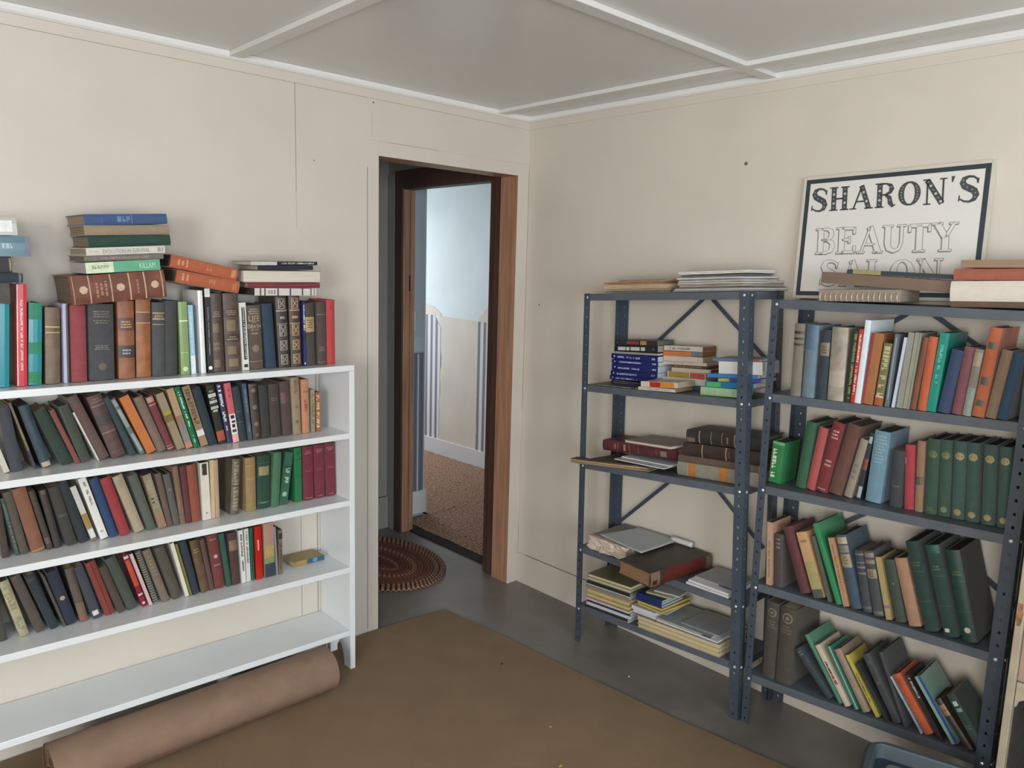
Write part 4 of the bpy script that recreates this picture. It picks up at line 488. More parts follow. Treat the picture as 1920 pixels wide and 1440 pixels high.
('book',"white-lettered bottle book in right rack's bottom row,right of the brown tan-labelled one",'books on the bottom shelf of the right rack','U','E',(-0.2227,-2.1735,0.2423),-0.6379,0.0249,0.1725,0.1269,'#28403c','c',[('h','',0.8,'#d8d8d4',0.5),('p',0.25,0.75,0.8,0.88,'#a8b0b0'),('p',0.25,0.85,0.7,0.76,'#7c8a8a'),('t',0.4,0.48,2,'#56645f')],'#94856a'),
('book','thick dark book lying on teal book,bottom of the far-left stack','books stacked flat on the white bookcase','L','W',(-2.1798,-0.2,1.4603),-0.0106,0.0567,0.0737,0.15,'#4a4844','c',[],'#b0a284'),
('book','thin navy book lying second from bottom in the far-left stack','books stacked flat on the white bookcase','L','W',(-2.1463,-0.2,1.5179),-0.0027,0.0261,0.1036,0.15,'#27323c','c',[('b',0.04,0.1,'#5c6a70')],'#b0a284'),
('book','dark gilt-ended book below the shiny teal one,far-left stack','books stacked flat on the white bookcase','L','W',(-2.1701,-0.2,1.5462),0.0164,0.0431,0.0782,0.15,'#35343a','c',[('p',0.1,0.9,0.02,0.08,'#8a7a58')],'#b0a284'),
('book','shiny teal-blue wrapped book second from top,far-left stack','books stacked flat on the white bookcase','L','W',(-2.1229,-0.2,1.5906),0.0186,0.055,0.1226,0.15,'#3c6678','g',[('b',0,0.1,'#6c6c84'),('v',0.35,0.8,'#9cb8c0',0.4,0.65)],'#b0a284'),
('book','silvery clear-wrapped book on top of the far-left stack','books stacked flat on the white bookcase','L','W',(-2.1515,-0.2,1.6483),0.0483,0.0468,0.0906,0.15,'#a9aba6','g',[('p',0.2,0.85,0.12,0.9,'#d4dcda')],'#b0a284'),
('book','thick brown leather gilt-crossed book,bottom of the seven-book stack','books stacked flat on the white bookcase','L','W',(-1.7644,-0.214,1.4781),0.0937,0.0838,0.2665,0.19,'#6a3a2a','l',[('d',0.87,0.14,'#c0a084'),('d',0.49,0.14,'#c0a084'),('d',0.12,0.14,'#c0a084'),('t',0.62,0.76,3,'#9c7058'),('b',0.965,0.975,'#a87c62'),('b',0.8,0.815,'#b08a70'),('b',0.58,0.595,'#b08a70'),('b',0.385,0.4,'#c09a80'),('b',0.22,0.235,'#c09a80'),('b',0.03,0.045,'#b08a70'),('t',0.29,0.33,1,'#9c7058')],'#6c5c4a'),
('book','mint and green half-and-half book on the brown leather stack bottom','books stacked flat on the white bookcase','L','W',(-1.7812,-0.214,1.5614),0.0773,0.0323,0.2088,0.17,'#52a07c','p',[('b',0.64,1,'#c0d0b0'),('x','KILLAM',0.07,0.29,'#a8d4bc',0.25,0.75),('v',0.7,0.92,'#8c9c84',0.4,0.7)],'#a8a8a4'),
('book','thin grey book third from bottom in the seven-book stack','books stacked flat on the white bookcase','L','W',(-1.7708,-0.214,1.5949),0.0674,0.0167,0.2216,0.18,'#6c6662','c',[('v',0.2,0.8,'#8c7c7a',0.3,0.7)],'#6c6250'),
('book','white grey-lettered book under the dark green one,seven-book stack','books stacked flat on the white bookcase','L','W',(-1.7654,-0.214,1.6135),0.0725,0.0223,0.2214,0.19,'#c4c0b8','g',[('x','EVOLUTION IN SURVIVAL',0.2,0.8,'#7c7c78',0.2,0.75),('v',0.84,0.96,'#b0a8a0',0.4,0.6),('x','81',0.03,0.1,'#6c6c68',0.2,0.8)],'#948674'),
('book','plain dark green book between white and tan ones,seven-book stack','books stacked flat on the white bookcase','L','W',(-1.7473,-0.214,1.6375),0.0676,0.0327,0.2305,0.19,'#1f4034','c',[],'#75695a'),
('book','plain tan book second from top of the seven-book stack','books stacked flat on the white bookcase','L','W',(-1.7492,-0.214,1.6706),0.063,0.029,0.2387,0.175,'#8c7c68','c',[],'#7c6c58'),
('book','blue cloth book on top of the seven-book stack','books stacked flat on the white bookcase','L','W',(-1.7549,-0.214,1.7026),0.0753,0.0306,0.2312,0.205,'#35507c','c',[('b',0.44,0.445,'#7c90b0'),('b',0.8,0.805,'#4c6890'),('v',0.45,0.62,'#5c78a4',0.25,0.8)],'#8c7a64'),
('book','lower orange cloth book of the tilted pair','books stacked flat on the white bookcase','L','W',(-1.5291,-0.2,1.4879),-0.1774,0.0397,0.2067,0.185,'#a85636','c',[('t',0.8,0.94,2,'#c89070'),('v',0.4,0.5,'#b87050',0.3,0.7),('t',0.05,0.12,2,'#c08060')],'#5c5044'),
('book','upper orange cloth book of the tilted pair','books stacked flat on the white bookcase','L','W',(-1.5349,-0.2,1.5297),-0.1951,0.0391,0.2175,0.185,'#a85636','c',[('t',0.74,0.92,3,'#c89070'),('v',0.4,0.48,'#b87050',0.3,0.7),('v',0.03,0.1,'#c08060',0.2,0.8)],'#4c423a'),
('book','white black-banded book,bottom of the right-hand flat stack','books stacked flat on the white bookcase','L','W',(-1.24,-0.195,1.4793),-0.0032,0.0251,0.231,0.185,'#c4c2bc','p',[('p',0,1,0.9,0.92,'#3c3c3c'),('p',0,1,0.83,0.85,'#3c3c3c'),('p',0,1,0.62,0.645,'#4c4c4c'),('p',0,1,0.42,0.445,'#4c4c4c'),('p',0,1,0.22,0.245,'#4c4c4c'),('p',0,1,0.08,0.1,'#5c5c5c'),('p',0,1,0.03,0.04,'#5c5c5c'),('t',0.67,0.8,3,'#6c6c6c')],'#3c3632'),
('book','red book under the thick page-side-out one,right-hand flat stack','books stacked flat on the white bookcase','L','W',(-1.2237,-0.195,1.5066),0.0033,0.0181,0.2693,0.15,'#7c2c34','c',[],'#a89a80'),
('book','thick book lying with pale page edges facing out,right-hand stack','books stacked flat on the white bookcase','L','W',(-1.2192,-0.195,1.5263),0.008,0.0405,0.2905,0.18,'#77706a','k',[],'#c8c2b2'),
('book','thin navy notebook under the black booklet,right-hand flat stack','books stacked flat on the white bookcase','L','W',(-1.2506,-0.195,1.5707),0.025,0.0159,0.2081,0.15,'#1c1e30','p',[],'#a8a498'),
('booklet','black white-lettered booklet on top of the right-hand flat stack','books stacked flat on the white bookcase','L','W',(-1.2335,-0.195,1.5877),0.0225,0.0123,0.2493,0.15,'#1e1e20','p',[('b',0.62,1,'#b4b4b8'),('v',0.05,0.55,'#bcbcbc',0.3,0.75)],'#b8b4a8'),
('booklet','thin black booklet lying loose on left rack shelf,left of blue books','books on the second shelf of the left rack','L','E',(-0.24,-0.8844,1.1416),0.048,0.0051,0.2057,0.1,'#3c3c3c','p',[('v',0.1,0.95,'#a0a09c',0.3,0.7)],'#8c8c88'),
('book','cream front book under the red-and-orange-labelled one,left rack','books on the second shelf of the left rack','L','E',(-0.24,-1.0699,1.1537),0.0664,0.0121,0.1727,0.115,'#b8aca0','p',[('v',0.1,0.75,'#8c7c74',0.35,0.65)],'#8c6c40'),
('book','white book with red and orange labels,left rack second shelf','books on the second shelf of the left rack','L','E',(-0.24,-1.0785,1.1707),0.0887,0.0209,0.1691,0.115,'#bdb2a2','p',[('p',0.05,0.95,0.46,0.75,'#a02018'),('p',0.05,0.95,0.08,0.46,'#c07a2c')],'#a09484'),
('book','pale green book,bottom of the blue-and-white pile by rack post','books on the second shelf of the left rack','L','E',(-0.215,-1.3118,1.1664),0.0653,0.0293,0.1496,0.12,'#8cab84','g',[('p',0,1,0.78,0.79,'#6c8c6c'),('p',0,1,0.6,0.61,'#6c8c6c'),('v',0.1,0.4,'#74947c',0.2,0.8)],'#b8b8b0'),
('book','bright blue green-labelled book above the pale green one,left rack','books on the second shelf of the left rack','L','E',(-0.215,-1.3708,1.2032),0.0825,0.0218,0.1913,0.12,'#146a9c','g',[('p',0.1,0.9,0.66,0.97,'#3ca05c')],'#b8b8b0'),
('book','indigo yellow-labelled paperback in the blue-and-white pile','books on the second shelf of the left rack','L','E',(-0.215,-1.3981,1.2296),0.0921,0.013,0.1688,0.11,'#343c84','p',[('p',0.05,0.95,0.72,0.98,'#98983c')],'#b8b8b0'),
('book','thin cornflower-blue book below the white box,left rack','books on the second shelf of the left rack','L','E',(-0.215,-1.3854,1.242),0.0883,0.0139,0.2012,0.13,'#2c6cac','p',[],'#c0c0b8'),
('box','plain white box near the top of the blue-and-white pile','books on the second shelf of the left rack','L','E',(-0.215,-1.4016,1.258),0.0849,0.044,0.1697,0.12,'#c0c4c4','p',[],'#c0c4c4'),
('booklet','slate-blue flat booklet on top of the white box,left rack','books on the second shelf of the left rack','L','E',(-0.215,-1.3864,1.3012),0.0782,0.0094,0.1833,0.12,'#566c90','p',[('p',0,1,0,0.25,'#8c4a30')],'#a8a8a8'),
('binder','slate-blue flat binder under the ribbed white book,left rack','books on the second shelf of the left rack','L','E',(-0.115,-1.1164,1.1538),0.047,0.0184,0.2252,0.09,'#3a4a58','p',[],'#b8b8b0'),
('book','ribbed white book above the slate binder,left rack','books on the second shelf of the left rack','L','E',(-0.115,-1.1201,1.1736),0.0503,0.0233,0.215,0.09,'#b8b6ae','p',[],'#aca89c'),
('book','white book labelled ochre and red in the pale stack','books on the second shelf of the left rack','L','E',(-0.115,-1.1166,1.1971),0.0488,0.0242,0.1739,0.09,'#b8aa98','p',[('p',0.05,0.95,0.42,0.97,'#947c34'),('p',0.05,0.95,0.02,0.4,'#a8423a')],'#8c8074'),
('book','cream book between dark-titled and ochre-labelled ones,left rack','books on the second shelf of the left rack','L','E',(-0.115,-1.1373,1.2237),0.0546,0.0145,0.1761,0.09,'#b0a494','p',[],'#7c3c28'),
('book','thin dark-brown titled book midway up the pale stack','books on the second shelf of the left rack','L','E',(-0.115,-1.1186,1.2395),0.0656,0.0098,0.1603,0.09,'#4c4034','p',[('v',0.15,0.9,'#8c7c5c',0.25,0.75)],'#5c3434'),
('book','wide off-white book above the dark-titled one,pale stack','books on the second shelf of the left rack','L','E',(-0.115,-1.1179,1.2497),0.0605,0.0116,0.1991,0.09,'#b4a89a','p',[('v',0.5,0.85,'#948474',0.35,0.65)],'#948474'),
('book','pinkish-white book below the orange one,pale stack','books on the second shelf of the left rack','L','E',(-0.115,-1.1,1.2608),0.056,0.0205,0.1802,0.09,'#b8a89c','p',[],'#94846e'),
('book','orange-spined book second from top of the pale stack','books on the second shelf of the left rack','L','E',(-0.115,-1.0967,1.2838),0.0693,0.0178,0.1802,0.095,'#bc6a38','p',[('p',0,1,0,0.28,'#5c6c74')],'#74502c'),
('book','white grey-titled book on top of the pale stack','books on the second shelf of the left rack','L','E',(-0.115,-1.0954,1.302),0.054,0.0188,0.1764,0.095,'#b8b0a4','p',[('v',0.3,0.85,'#6c6460',0.3,0.7)],'#7c5430'),
('booklet','lower black booklet directly under the blue series stack','books on the second shelf of the left rack','L','E',(-0.15,-0.8361,1.1394),0.0276,0.0081,0.1497,0.1,'#26272b','p',[('v',0.2,0.9,'#8c8c8c',0.3,0.7)],'#8c8c88'),
('booklet','upper black booklet directly under the blue series stack','books on the second shelf of the left rack','L','E',(-0.15,-0.8336,1.1477),0.0259,0.0058,0.1435,0.1,'#2a2b30','p',[('v',0.05,0.9,'#808488',0.3,0.7)],'#8c8c88'),
('manual','lowest dark-blue white-titled volume of the blue stack','books on the second shelf of the left rack','L','E',(-0.15,-0.9114,1.163),0.0565,0.0165,0.2325,0.118,'#121c5c','p',[('v',0.38,0.86,'#a0a8d0',0.2,0.55),('d',0.93,0.2,'#a0a8d0'),('v',0.03,0.12,'#a0a8d0',0.3,0.65)],'#aab0bc'),
('manual','second-lowest dark-blue volume of the blue stack','books on the second shelf of the left rack','L','E',(-0.15,-0.9203,1.1811),0.0583,0.0203,0.2374,0.118,'#121c5c','p',[('v',0.42,0.86,'#a0a8d0',0.2,0.55),('d',0.93,0.2,'#a0a8d0'),('v',0.03,0.12,'#a0a8d0',0.3,0.65)],'#aab0bc'),
('manual','thickest,middle dark-blue volume of the blue stack','books on the second shelf of the left rack','L','E',(-0.15,-0.9201,1.2019),0.051,0.0267,0.233,0.118,'#121c5c','p',[('v',0.38,0.86,'#a0a8d0',0.25,0.5),('d',0.93,0.14,'#a0a8d0'),('v',0.03,0.12,'#a0a8d0',0.35,0.6)],'#aab0bc'),
('manual','second-highest dark-blue volume of the blue stack','books on the second shelf of the left rack','L','E',(-0.15,-0.9201,1.2291),0.0465,0.0161,0.2347,0.122,'#121c60','p',[('v',0.36,0.86,'#a0a8d0',0.25,0.65),('d',0.93,0.2,'#a0a8d0'),('v',0.03,0.12,'#a0a8d0',0.3,0.7)],'#b4b8c0'),
('manual','highest dark-blue volume of the blue stack','books on the second shelf of the left rack','L','E',(-0.15,-0.9172,1.2457),0.0359,0.0214,0.2348,0.118,'#121c60','p',[('v',0.36,0.86,'#a0a8d0',0.25,0.6),('d',0.93,0.2,'#a0a8d0'),('v',0.03,0.12,'#a0a8d0',0.3,0.65)],'#b4b8c0'),
('booklet','thin silvery booklet between blue volumes and black book','books on the second shelf of the left rack','L','E',(-0.15,-0.9156,1.2714),0.0532,0.0085,0.218,0.12,'#84878a','p',[],'#a8a8a8'),
('book','black book with blocky white title above the silvery booklet','books on the second shelf of the left rack','L','E',(-0.15,-0.9149,1.2841),0.0714,0.0255,0.2055,0.11,'#191c20','p',[('p',0.2,0.75,0.78,0.97,'#b4b4ac'),('p',0.2,0.75,0.68,0.76,'#b4b4ac'),('p',0.2,0.75,0.43,0.65,'#b4b4ac'),('p',0.2,0.75,0.3,0.4,'#b4b4ac'),('p',0.3,0.6,0.08,0.12,'#4c5c68')],'#8c8880'),
('book','black book with crimson title on top of the blue stack','books on the second shelf of the left rack','L','E',(-0.15,-0.9113,1.31),0.063,0.0195,0.1891,0.11,'#25272a','p',[('p',0.2,0.8,0.48,0.8,'#8c2c3c'),('p',0.1,0.9,0.28,0.44,'#a07840')],'#5c645c'),
('notebook','spiral-bound notebook lying at front of right rack top,below sign','books lying on top of the right rack','L','E',(-0.225,-1.8267,1.5277),0.0367,0.0384,0.2508,0.16,'#2c2825','w',[],'#8c8072'),
('book','worn brown book lying across the spiral notebook,below sign','books lying on top of the right rack','L','E',(-0.205,-1.9566,1.5601),-0.0478,0.0343,0.3838,0.12,'#6f5c50','p',[],'#75655a'),
('booklet','thin dark booklet with yellow end on the worn brown book','books lying on top of the right rack','L','E',(-0.205,-1.9558,1.6),-0.0305,0.0128,0.3008,0.1,'#2f3840','p',[('p',0,1,0.66,0.94,'#948a5c')],'#75705c'),
('book','thin brown book under the thick white one,right rack top','books lying on top of the right rack','L','E',(-0.225,-2.2412,1.5325),0.0401,0.0152,0.2757,0.18,'#5c4638','c',[],'#6c5c4c'),
('book','thick white book lying below the salmon one,right rack top','books lying on top of the right rack','L','E',(-0.225,-2.2519,1.5485),0.0365,0.0563,0.291,0.18,'#c4beb2','c',[],'#b4aca0'),
('book','salmon-red book topping the right rack pile','books lying on top of the right rack','L','E',(-0.225,-2.2456,1.6052),0.0272,0.0313,0.2816,0.17,'#96523f','c',[],'#8c6c58'),
('book','tan rough-edged book lying on the salmon one','books lying on top of the right rack','L','E',(-0.225,-2.2422,1.637),0.017,0.021,0.2623,0.15,'#8c7058','p',[],'#8c7058'),
]
# ------------------------------------------------------------ white bookcase
XR, YF, YB, TH = -1.105, -.234, -.004, .022
bc = empty('white_bookcase', Matrix.Translation((XR, YF, .008)))
tag(bc, 'long white-painted five-shelf wooden bookcase along the left wall, crammed with old books', 'bookcase')
def bc_part(mb, name, mats=WHITEP, **k):
    o = mb.build(name, mats, **k); o.parent = bc; o.matrix_parent_inverse = Matrix.Translation((XR, YF, .008)).inverted(); return o
XL = -2.62
BZ = {'top': (1.222, 1.222), 'upper': (.9692, .9638), 'middle': (.7190, .7014), 'lower': (.4666, .4322), 'bottom': (.2016, .1718)}   # (z at left end, z at right end)
def side_profile(y0, y1, zb, zt):
    pts = [(y0, zb), (y0 + .05, zb)]
    for i in range(7):
        a = math.pi * i / 6 / 2
        pts.append((y0 + .05 + (y1 - y0 - .09) / 2 * (1 - math.cos(a)), zb + .012 + .095 * math.sin(a)))
    for i in range(6, -1, -1):
        a = math.pi * i / 6 / 2
        pts.append((y1 - .04 - (y1 - y0 - .09) / 2 * (1 - math.cos(a)), zb + .012 + .095 * math.sin(a)))
    return pts + [(y1 - .04, zb), (y1, zb), (y1, zt), (y0, zt)]
for x in (XR - TH, XL):
    q = MB(); q.prism(side_profile(YF, YB, .008, 1.2215 - TH), 0, x, x + TH); bc_part(q, 'side_panel', bevel=.0015)
for nme, (zl, zr) in BZ.items():
    q = MB(); a, b = (XL, XR) if nme == 'top' else (XL + TH, XR - TH)
    q.prism([(a, zl - TH), (b, zr - TH), (b, zr), (a, zl)], 1, YF, YB); bc_part(q, 'shelf', bevel=.0018)
q = MB()
for x in (-1.16, -1.60):
    q.box(x - .03, x, -.19, -.165, .085, .1495)
    q.prism([(x, .09), (x + .028, .1495), (x, .1495)], 1, -.18, -.174)
bc_part(q, 'shelf_cleat')

# ------------------------------------------------------------ steel racks
STEEL = mat('slate_blue_enamel', (.048, .064, .088), .38, .12, 12, .05)
STEELD = mat('slate_blue_shelf_enamel', (.085, .102, .124), .42, .12, 12, .05)
ZINC = mat('zinc_bolt', (.75, .76, .78), .3, 0, metal=.6)
def flange(bm, p0, p1, w, pitch, hole=.0042, off=.5):
    """one perforated leg of a slotted angle from p0 up to p1, spreading along w (vector)"""
    p0, p1, w = Vector(p0), Vector(p1), Vector(w); L = (p1 - p0).length; t = (p1 - p0) / L; wl = w.length; wn = w / wl
    K = max(1, round(L / pitch)); ph = L / K
    def V(s, z): return bm.verts.new(p0 + wn * s + t * z)
    for k in range(K):
        z0 = k * ph; zc = z0 + ph / 2; c = wl * off
        ring = [V(c + hole * .9 * math.cos(a), zc + hole * 1.25 * math.sin(a)) for a in [math.pi / 4 * i for i in range(8)]]
        out = [V(*p) for p in ((wl, zc), (wl, z0 + ph), (c, z0 + ph), (0, z0 + ph), (0, zc), (0, z0), (c, z0), (wl, z0))]
        for i in range(8): bm.faces.new((ring[i], ring[(i + 1) % 8], out[(i + 1) % 8], out[i]))
def post(root, p0, p1, wx, wy):
    bm = bmesh.new(); flange(bm, p0, p1, (wx, 0, 0), .0385); flange(bm, p0, p1, (0, wy, 0), .0385)
    bmesh.ops.remove_doubles(bm, verts=bm.verts, dist=1e-5); bmesh.ops.recalc_face_normals(bm, faces=bm.faces)
    me = bpy.data.meshes.new('post'); bm.to_mesh(me); bm.free(); me.materials.append(STEEL)
    o = bpy.data.objects.new('post', me); COL.objects.link(o); s = o.modifiers.new('sheet', 'SOLIDIFY'); s.thickness = .0022; s.offset = 0
    child(o, root); return o
def child(o, root):
    o.parent = root; o.matrix_parent_inverse = root.matrix_world.inverted()
def rack(label, origin, posts, shelves, braces, xf, xb, lipth=.028):
    """posts: [(p0,p1,sx,sy)]; shelves: [(yl,zl,yr,zr)] left/right ends of the front top edge"""
    r = empty('steel_rack', Matrix.Translation(origin)); tag(r, label, 'shelving rack')
    for (p0, p1, sx, sy) in posts: post(r, p0, p1, .034 * sx, {(1, -1): .026, (1, 1): .037, (-1, -1): .041, (-1, 1): .036}[(sx, sy)] * sy)
    for (yl, zl, yr, zr) in shelves:
        g = .0035; q = MB(); a0, a1, b0, b1 = xf + g, xb - g, yl - g, yr + g; t = .0016
        P = lambda x, y, dz: (x, y, (zl + (zr - zl) * (y - yl) / (yr - yl)) + dz)
        def slab(x0, x1, y0, y1, d0, d1):
            n = len(q.v); q.v += [P(x0, y0, d0), P(x1, y0, d0), P(x1, y1, d0), P(x0, y1, d0), P(x0, y0, d1), P(x1, y0, d1), P(x1, y1, d1), P(x0, y1, d1)]
            for f in ((0, 3, 2, 1), (4, 5, 6, 7), (0, 1, 5, 4), (1, 2, 6, 5), (2, 3, 7, 6), (3, 0, 4, 7)): q.f.append(tuple(n + i for i in f)); q.m.append(0)
        slab(a0, a1, b0, b1, -t, 0)
        slab(a0, a0 + t, b0, b1, -lipth, -t); slab(a1 - t, a1, b0, b1, -lipth, -t)
        slab(a0 + t, a1 - t, b0, b0 - t, -lipth, -t); slab(a0 + t, a1 - t, b1, b1 + t, -lipth, -t)
        slab(a0 + t, a0 + .014, b0, b1, -lipth, -lipth + t); slab(a1 - .014, a1 - t, b0, b1, -lipth, -lipth + t)
        child(q.build('shelf', STEELD, bevel=.0008), r)
        for (y, z, sg) in ((yl, zl, -1), (yr, zr, 1)):
            for (p, d) in (((xf, y + sg * .0175, z - .014), (-1, 0, 0)), ((xf + .0165, y, z - .014), (0, -sg, 0))):
                if d[1] and sg < 0: pass
                p = Vector(p); d = Vector(d); m = MB(); m.tube([p + d * .0005, p + d * .0028, p + d * .0040], [.0052, .0050, .0028], 8); child(m.build('bolt', ZINC, smooth=False), r)
    for (p, e) in braces:
        p, e = Vector(p), Vector(e); d = (e - p).normalized(); nrm = d.cross(Vector((1, 0, 0))).normalized() * .0075
        q = MB(); x = Vector((.0016, 0, 0)); n0 = len(q.v)
        q.v += [tuple(v) for v in (p - nrm, e - nrm, e + nrm, p + nrm, p - nrm + x, e - nrm + x, e + nrm + x, p + nrm + x)]
        for f in ((0, 3, 2, 1), (4, 5, 6, 7), (0, 1, 5, 4), (1, 2, 6, 5), (2, 3, 7, 6), (3, 0, 4, 7)): q.f.append(tuple(n0 + i for i in f)); q.m.append(0)
        child(q.build('brace', STEEL), r)
    return r
XF, XB = -.25, -.012
rack('slate-blue steel rack with papers and stacked books, nearer the doorway and leaning slightly', (-.13, -1.02, 0),
     [((XF, -.636, 0), (XF, -.608, 1.503), 1, -1), ((XF, -1.427, .0), (XF, -1.350, 1.543), 1, 1), ((XB, -.636, 0), (XB, -.608, 1.503), -1, -1), ((XB, -1.427, .0), (XB, -1.350, 1.543), -1, 1)],
     [(-.608, 1.5015, -1.350, 1.5418), (-.615, 1.1267, -1.369, 1.1665), (-.6215, .7983, -1.386, .8568), (-.6285, .4297, -1.405, .4385), (-.633, .1662, -1.418, .2120)],
     [((-.020, -1.024, 1.50), (-.020, -.650, 1.165)), ((-.020, -1.062, 1.50), (-.020, -1.325, 1.275)), ((-.020, -.925, .745), (-.020, -.664, .495)), ((-.020, -1.13, .765), (-.020, -1.355, .575))], XF, XB)
XG = -.24
rack('slate-blue steel rack packed with upright books, carrying the bordered sign on top', (-.125, -1.83, 0),
     [((XG, -1.437, 0), (XG, -1.429, 1.5185), 1, -1), ((XG, -2.205, 0), (XG, -2.205, 1.524), 1, 1), ((XB, -1.437, 0), (XB, -1.429, 1.5185), -1, -1), ((XB, -2.205, 0), (XB, -2.205, 1.524), -1, 1)],
     [(-1.430, 1.5166, -2.204, 1.5222), (-1.4315, 1.2014, -2.204, 1.2241), (-1.433, .8809, -2.204, .9093), (-1.4345, .5285, -2.204, .5626), (-1.436, .1876, -2.204, .2437)],
     [((-.020, -1.80, 1.50), (-.020, -1.475, 1.28)), ((-.020, -1.84, 1.50), (-.020, -2.18, 1.28)), ((-.020, -1.80, .87), (-.020, -1.475, .63)), ((-.020, -1.84, .87), (-.020, -2.18, .63))], XG, XB)

# ------------------------------------------------------------ books
PAGES = {}
def hexmat(kind, col):
    kk = 1.12
    cc = [int(col[i:i + 2], 16) for i in (1, 3, 5)]; av = sum(cc) / 3; cc = [max(0, min(255, av + (c - av) * .90)) for c in cc]; col = '#%02x%02x%02x' % tuple(int(c) for c in cc); lum = av / 255
    if kind == 'c': return mat('book_cloth', col, .78, .16 - .13 * min(1, lum * 1.2), 45, .2, k=kk, sheen=.15)
    if kind == 'l': return mat('book_leather', col, .5, .28, 28, .4, k=kk)
    if kind in 'g': return mat('book_jacket', col, .22, .06, 14, k=kk)
    if kind == 'ink': return mat('spine_print', col, .5, .12, 60, k=kk)
    if kind == 'page': return mat('page_edges', col, .9, .22, 6, .3, stretch=(160, 1, 1), k=kk)
    return mat('paper_cover', col, .45, .08, 18, k=kk)
_glyphs = {}
def text_mesh(s):
    if s not in _glyphs:
        cu = bpy.data.curves.new('lettering', 'FONT'); cu.body = s; cu.size = 1; cu.resolution_u = 2
        ob = bpy.data.objects.new('lettering', cu); COL.objects.link(ob); dg = bpy.context.evaluated_depsgraph_get(); dg.update()
        me = bpy.data.meshes.new_from_object(ob.evaluated_get(dg)); v = [tuple(p.co) for p in me.vertices]; f = [tuple(p.vertices) for p in me.polygons]
        bpy.data.objects.remove(ob); bpy.data.curves.remove(cu); bpy.data.meshes.remove(me)
        xs = [p[0] for p in v]; ys = [p[1] for p in v]; _glyphs[s] = (v, f, min(xs), max(xs), min(ys), max(ys))
    return _glyphs[s]
BR_ = random.Random(11)
def make_book(noun, label, group, M, t, h, d, col, st, deco, pg):
    root = empty(noun, M); tag(root, label, 'book' if noun in ('book', 'paperback', 'binder', 'manual') else noun, group)
    hard = st in 'clg' ; sag = min(.0055, t * .16) if st in 'cl' else (.0012 if st == 'g' else .0)
    bt = min(.0024, t * .16) if hard else .0005; NS = 8 if st in 'cl' else 3
    ov = .003 if hard else .0006
    flip = st == 'k'                     # lying with the page edges towards the room
    sy = lambda s: sag * (2 * s - 1) ** 2
    if st == 'k': hard, bt, ov = True, .0016, .0025
    if st in 'w': bt = .0008
    # cover: two boards and a spine in one folded outline
    if st == 'w' or st == 's':
        q = MB(); q.box(0, bt, .006, d, 0, h); q.box(t - bt, t, .006, d, 0, h); cov = q.build('cover', hexmat('p', col), root)
    else:
        outer = [(0, d)] + [(t * i / NS, sy(i / NS)) for i in range(NS + 1)] + [(t, d)]
        inner = [(t - bt, d), (t - bt, sag + bt + .0004), (bt, sag + bt + .0004), (bt, d)]
        if flip: outer = [(x, d - y) for x, y in outer]; inner = [(x, d - y) for x, y in inner]
        n = len(outer); q = MB(); pts = outer + inner
        q.v = [(x, y, 0) for x, y in pts] + [(x, y, h) for x, y in pts]; k = len(pts)
        for i in range(k): j = (i + 1) % k; q.f.append((i, j, k + j, k + i)); q.m.append(0)
        o_ = list(range(n)); i_ = list(range(n, k))
        for base, rev in ((0, False), (k, True)):
            fs = [(o_[0], i_[3], i_[2], o_[1]), (o_[-2], i_[1], i_[0], o_[-1]), tuple([i_[2], i_[1]] + o_[-2:0:-1])]
            for f in fs: f = tuple(base + v for v in f); q.f.append(f[::-1] if rev else f); q.m.append(0)
        cov = q.build('cover', hexmat(st, col), root)
    # pages
    q = MB(); y0, y1 = (sag + bt + .0008, d - (.0045 if hard else .0008))
    if flip: y0, y1 = .004, d - bt - .002
    if st in 'ws': y0 = .008
    x0, x1, z0, z1 = bt + .0002, t - bt - .0002, ov, h - ov
    if st in 'cl' and t > .02:                                   # hollowed fore-edge
        poly = [(x0, y0), (x1, y0)] + [(x1 + (x0 - x1) * i / 6, y1 - .10 * t * (1 - (2 * i / 6 - 1) ** 2)) for i in range(7)]
        q.prism(poly, 2, z0, z1)
    else: q.box(x0, x1, y0, y1, z0, z1)
    q.build('pages', hexmat('page', pg), root)
    parts = {}
    def P(kind, color):
        e = parts.setdefault((kind, key_[0]), [MB(), []]); c = hexmat('ink', color)
        if c not in e[1]: e[1].append(c)
        return e[0], e[1].index(c)
    lay = [0]; key_ = [0]
    def patch(kind, fx0, fx1, z0, z1, color, grow=0.0):
        mb, m = P(kind, color); off = .00025 + lay[0] + grow; k = max(1, int(NS * (fx1 - fx0) + .99))
        for i in range(k):
            a = fx0 + (fx1 - fx0) * i / k; b = fx0 + (fx1 - fx0) * (i + 1) / k
            if grow:
                mb.prism([(t * a, sy(a)), (t * b, sy(b)), (t * b, sy(b) - off), (t * a, sy(a) - off)], 2, z0 * h, z1 * h, m)
            else: mb.quad((t * a, sy(a) - off, z0 * h), (t * b, sy(b) - off, z0 * h), (t * b, sy(b) - off, z1 * h), (t * a, sy(a) - off, z1 * h), m)
    def fan(kind, zc, rf, color, k=12, ring=False):
        mb, m = P(kind, color); r = t * rf; off = .0004 + lay[0]; n = len(mb.v)
        pt = lambda a, rr: (t / 2 + rr * math.cos(a), sy(.5 + rr * math.cos(a) / t) - off, zc * h + rr * math.sin(a))
        if ring:
            for i in range(k):
                a, b = 2 * math.pi * i / k, 2 * math.pi * (i + 1) / k; mb.quad(pt(a, r * .7), pt(a, r), pt(b, r), pt(b, r * .7), m)
            r *= .35
        for i in range(k):
            a, b = 2 * math.pi * i / k, 2 * math.pi * (i + 1) / k; sc = (1 if i % 2 else .86) if not ring else 1
            mb.quad((t / 2, sy(.5) - off, zc * h), pt(a, r * sc), pt((a + b) / 2, r), pt(b, r * sc), m)
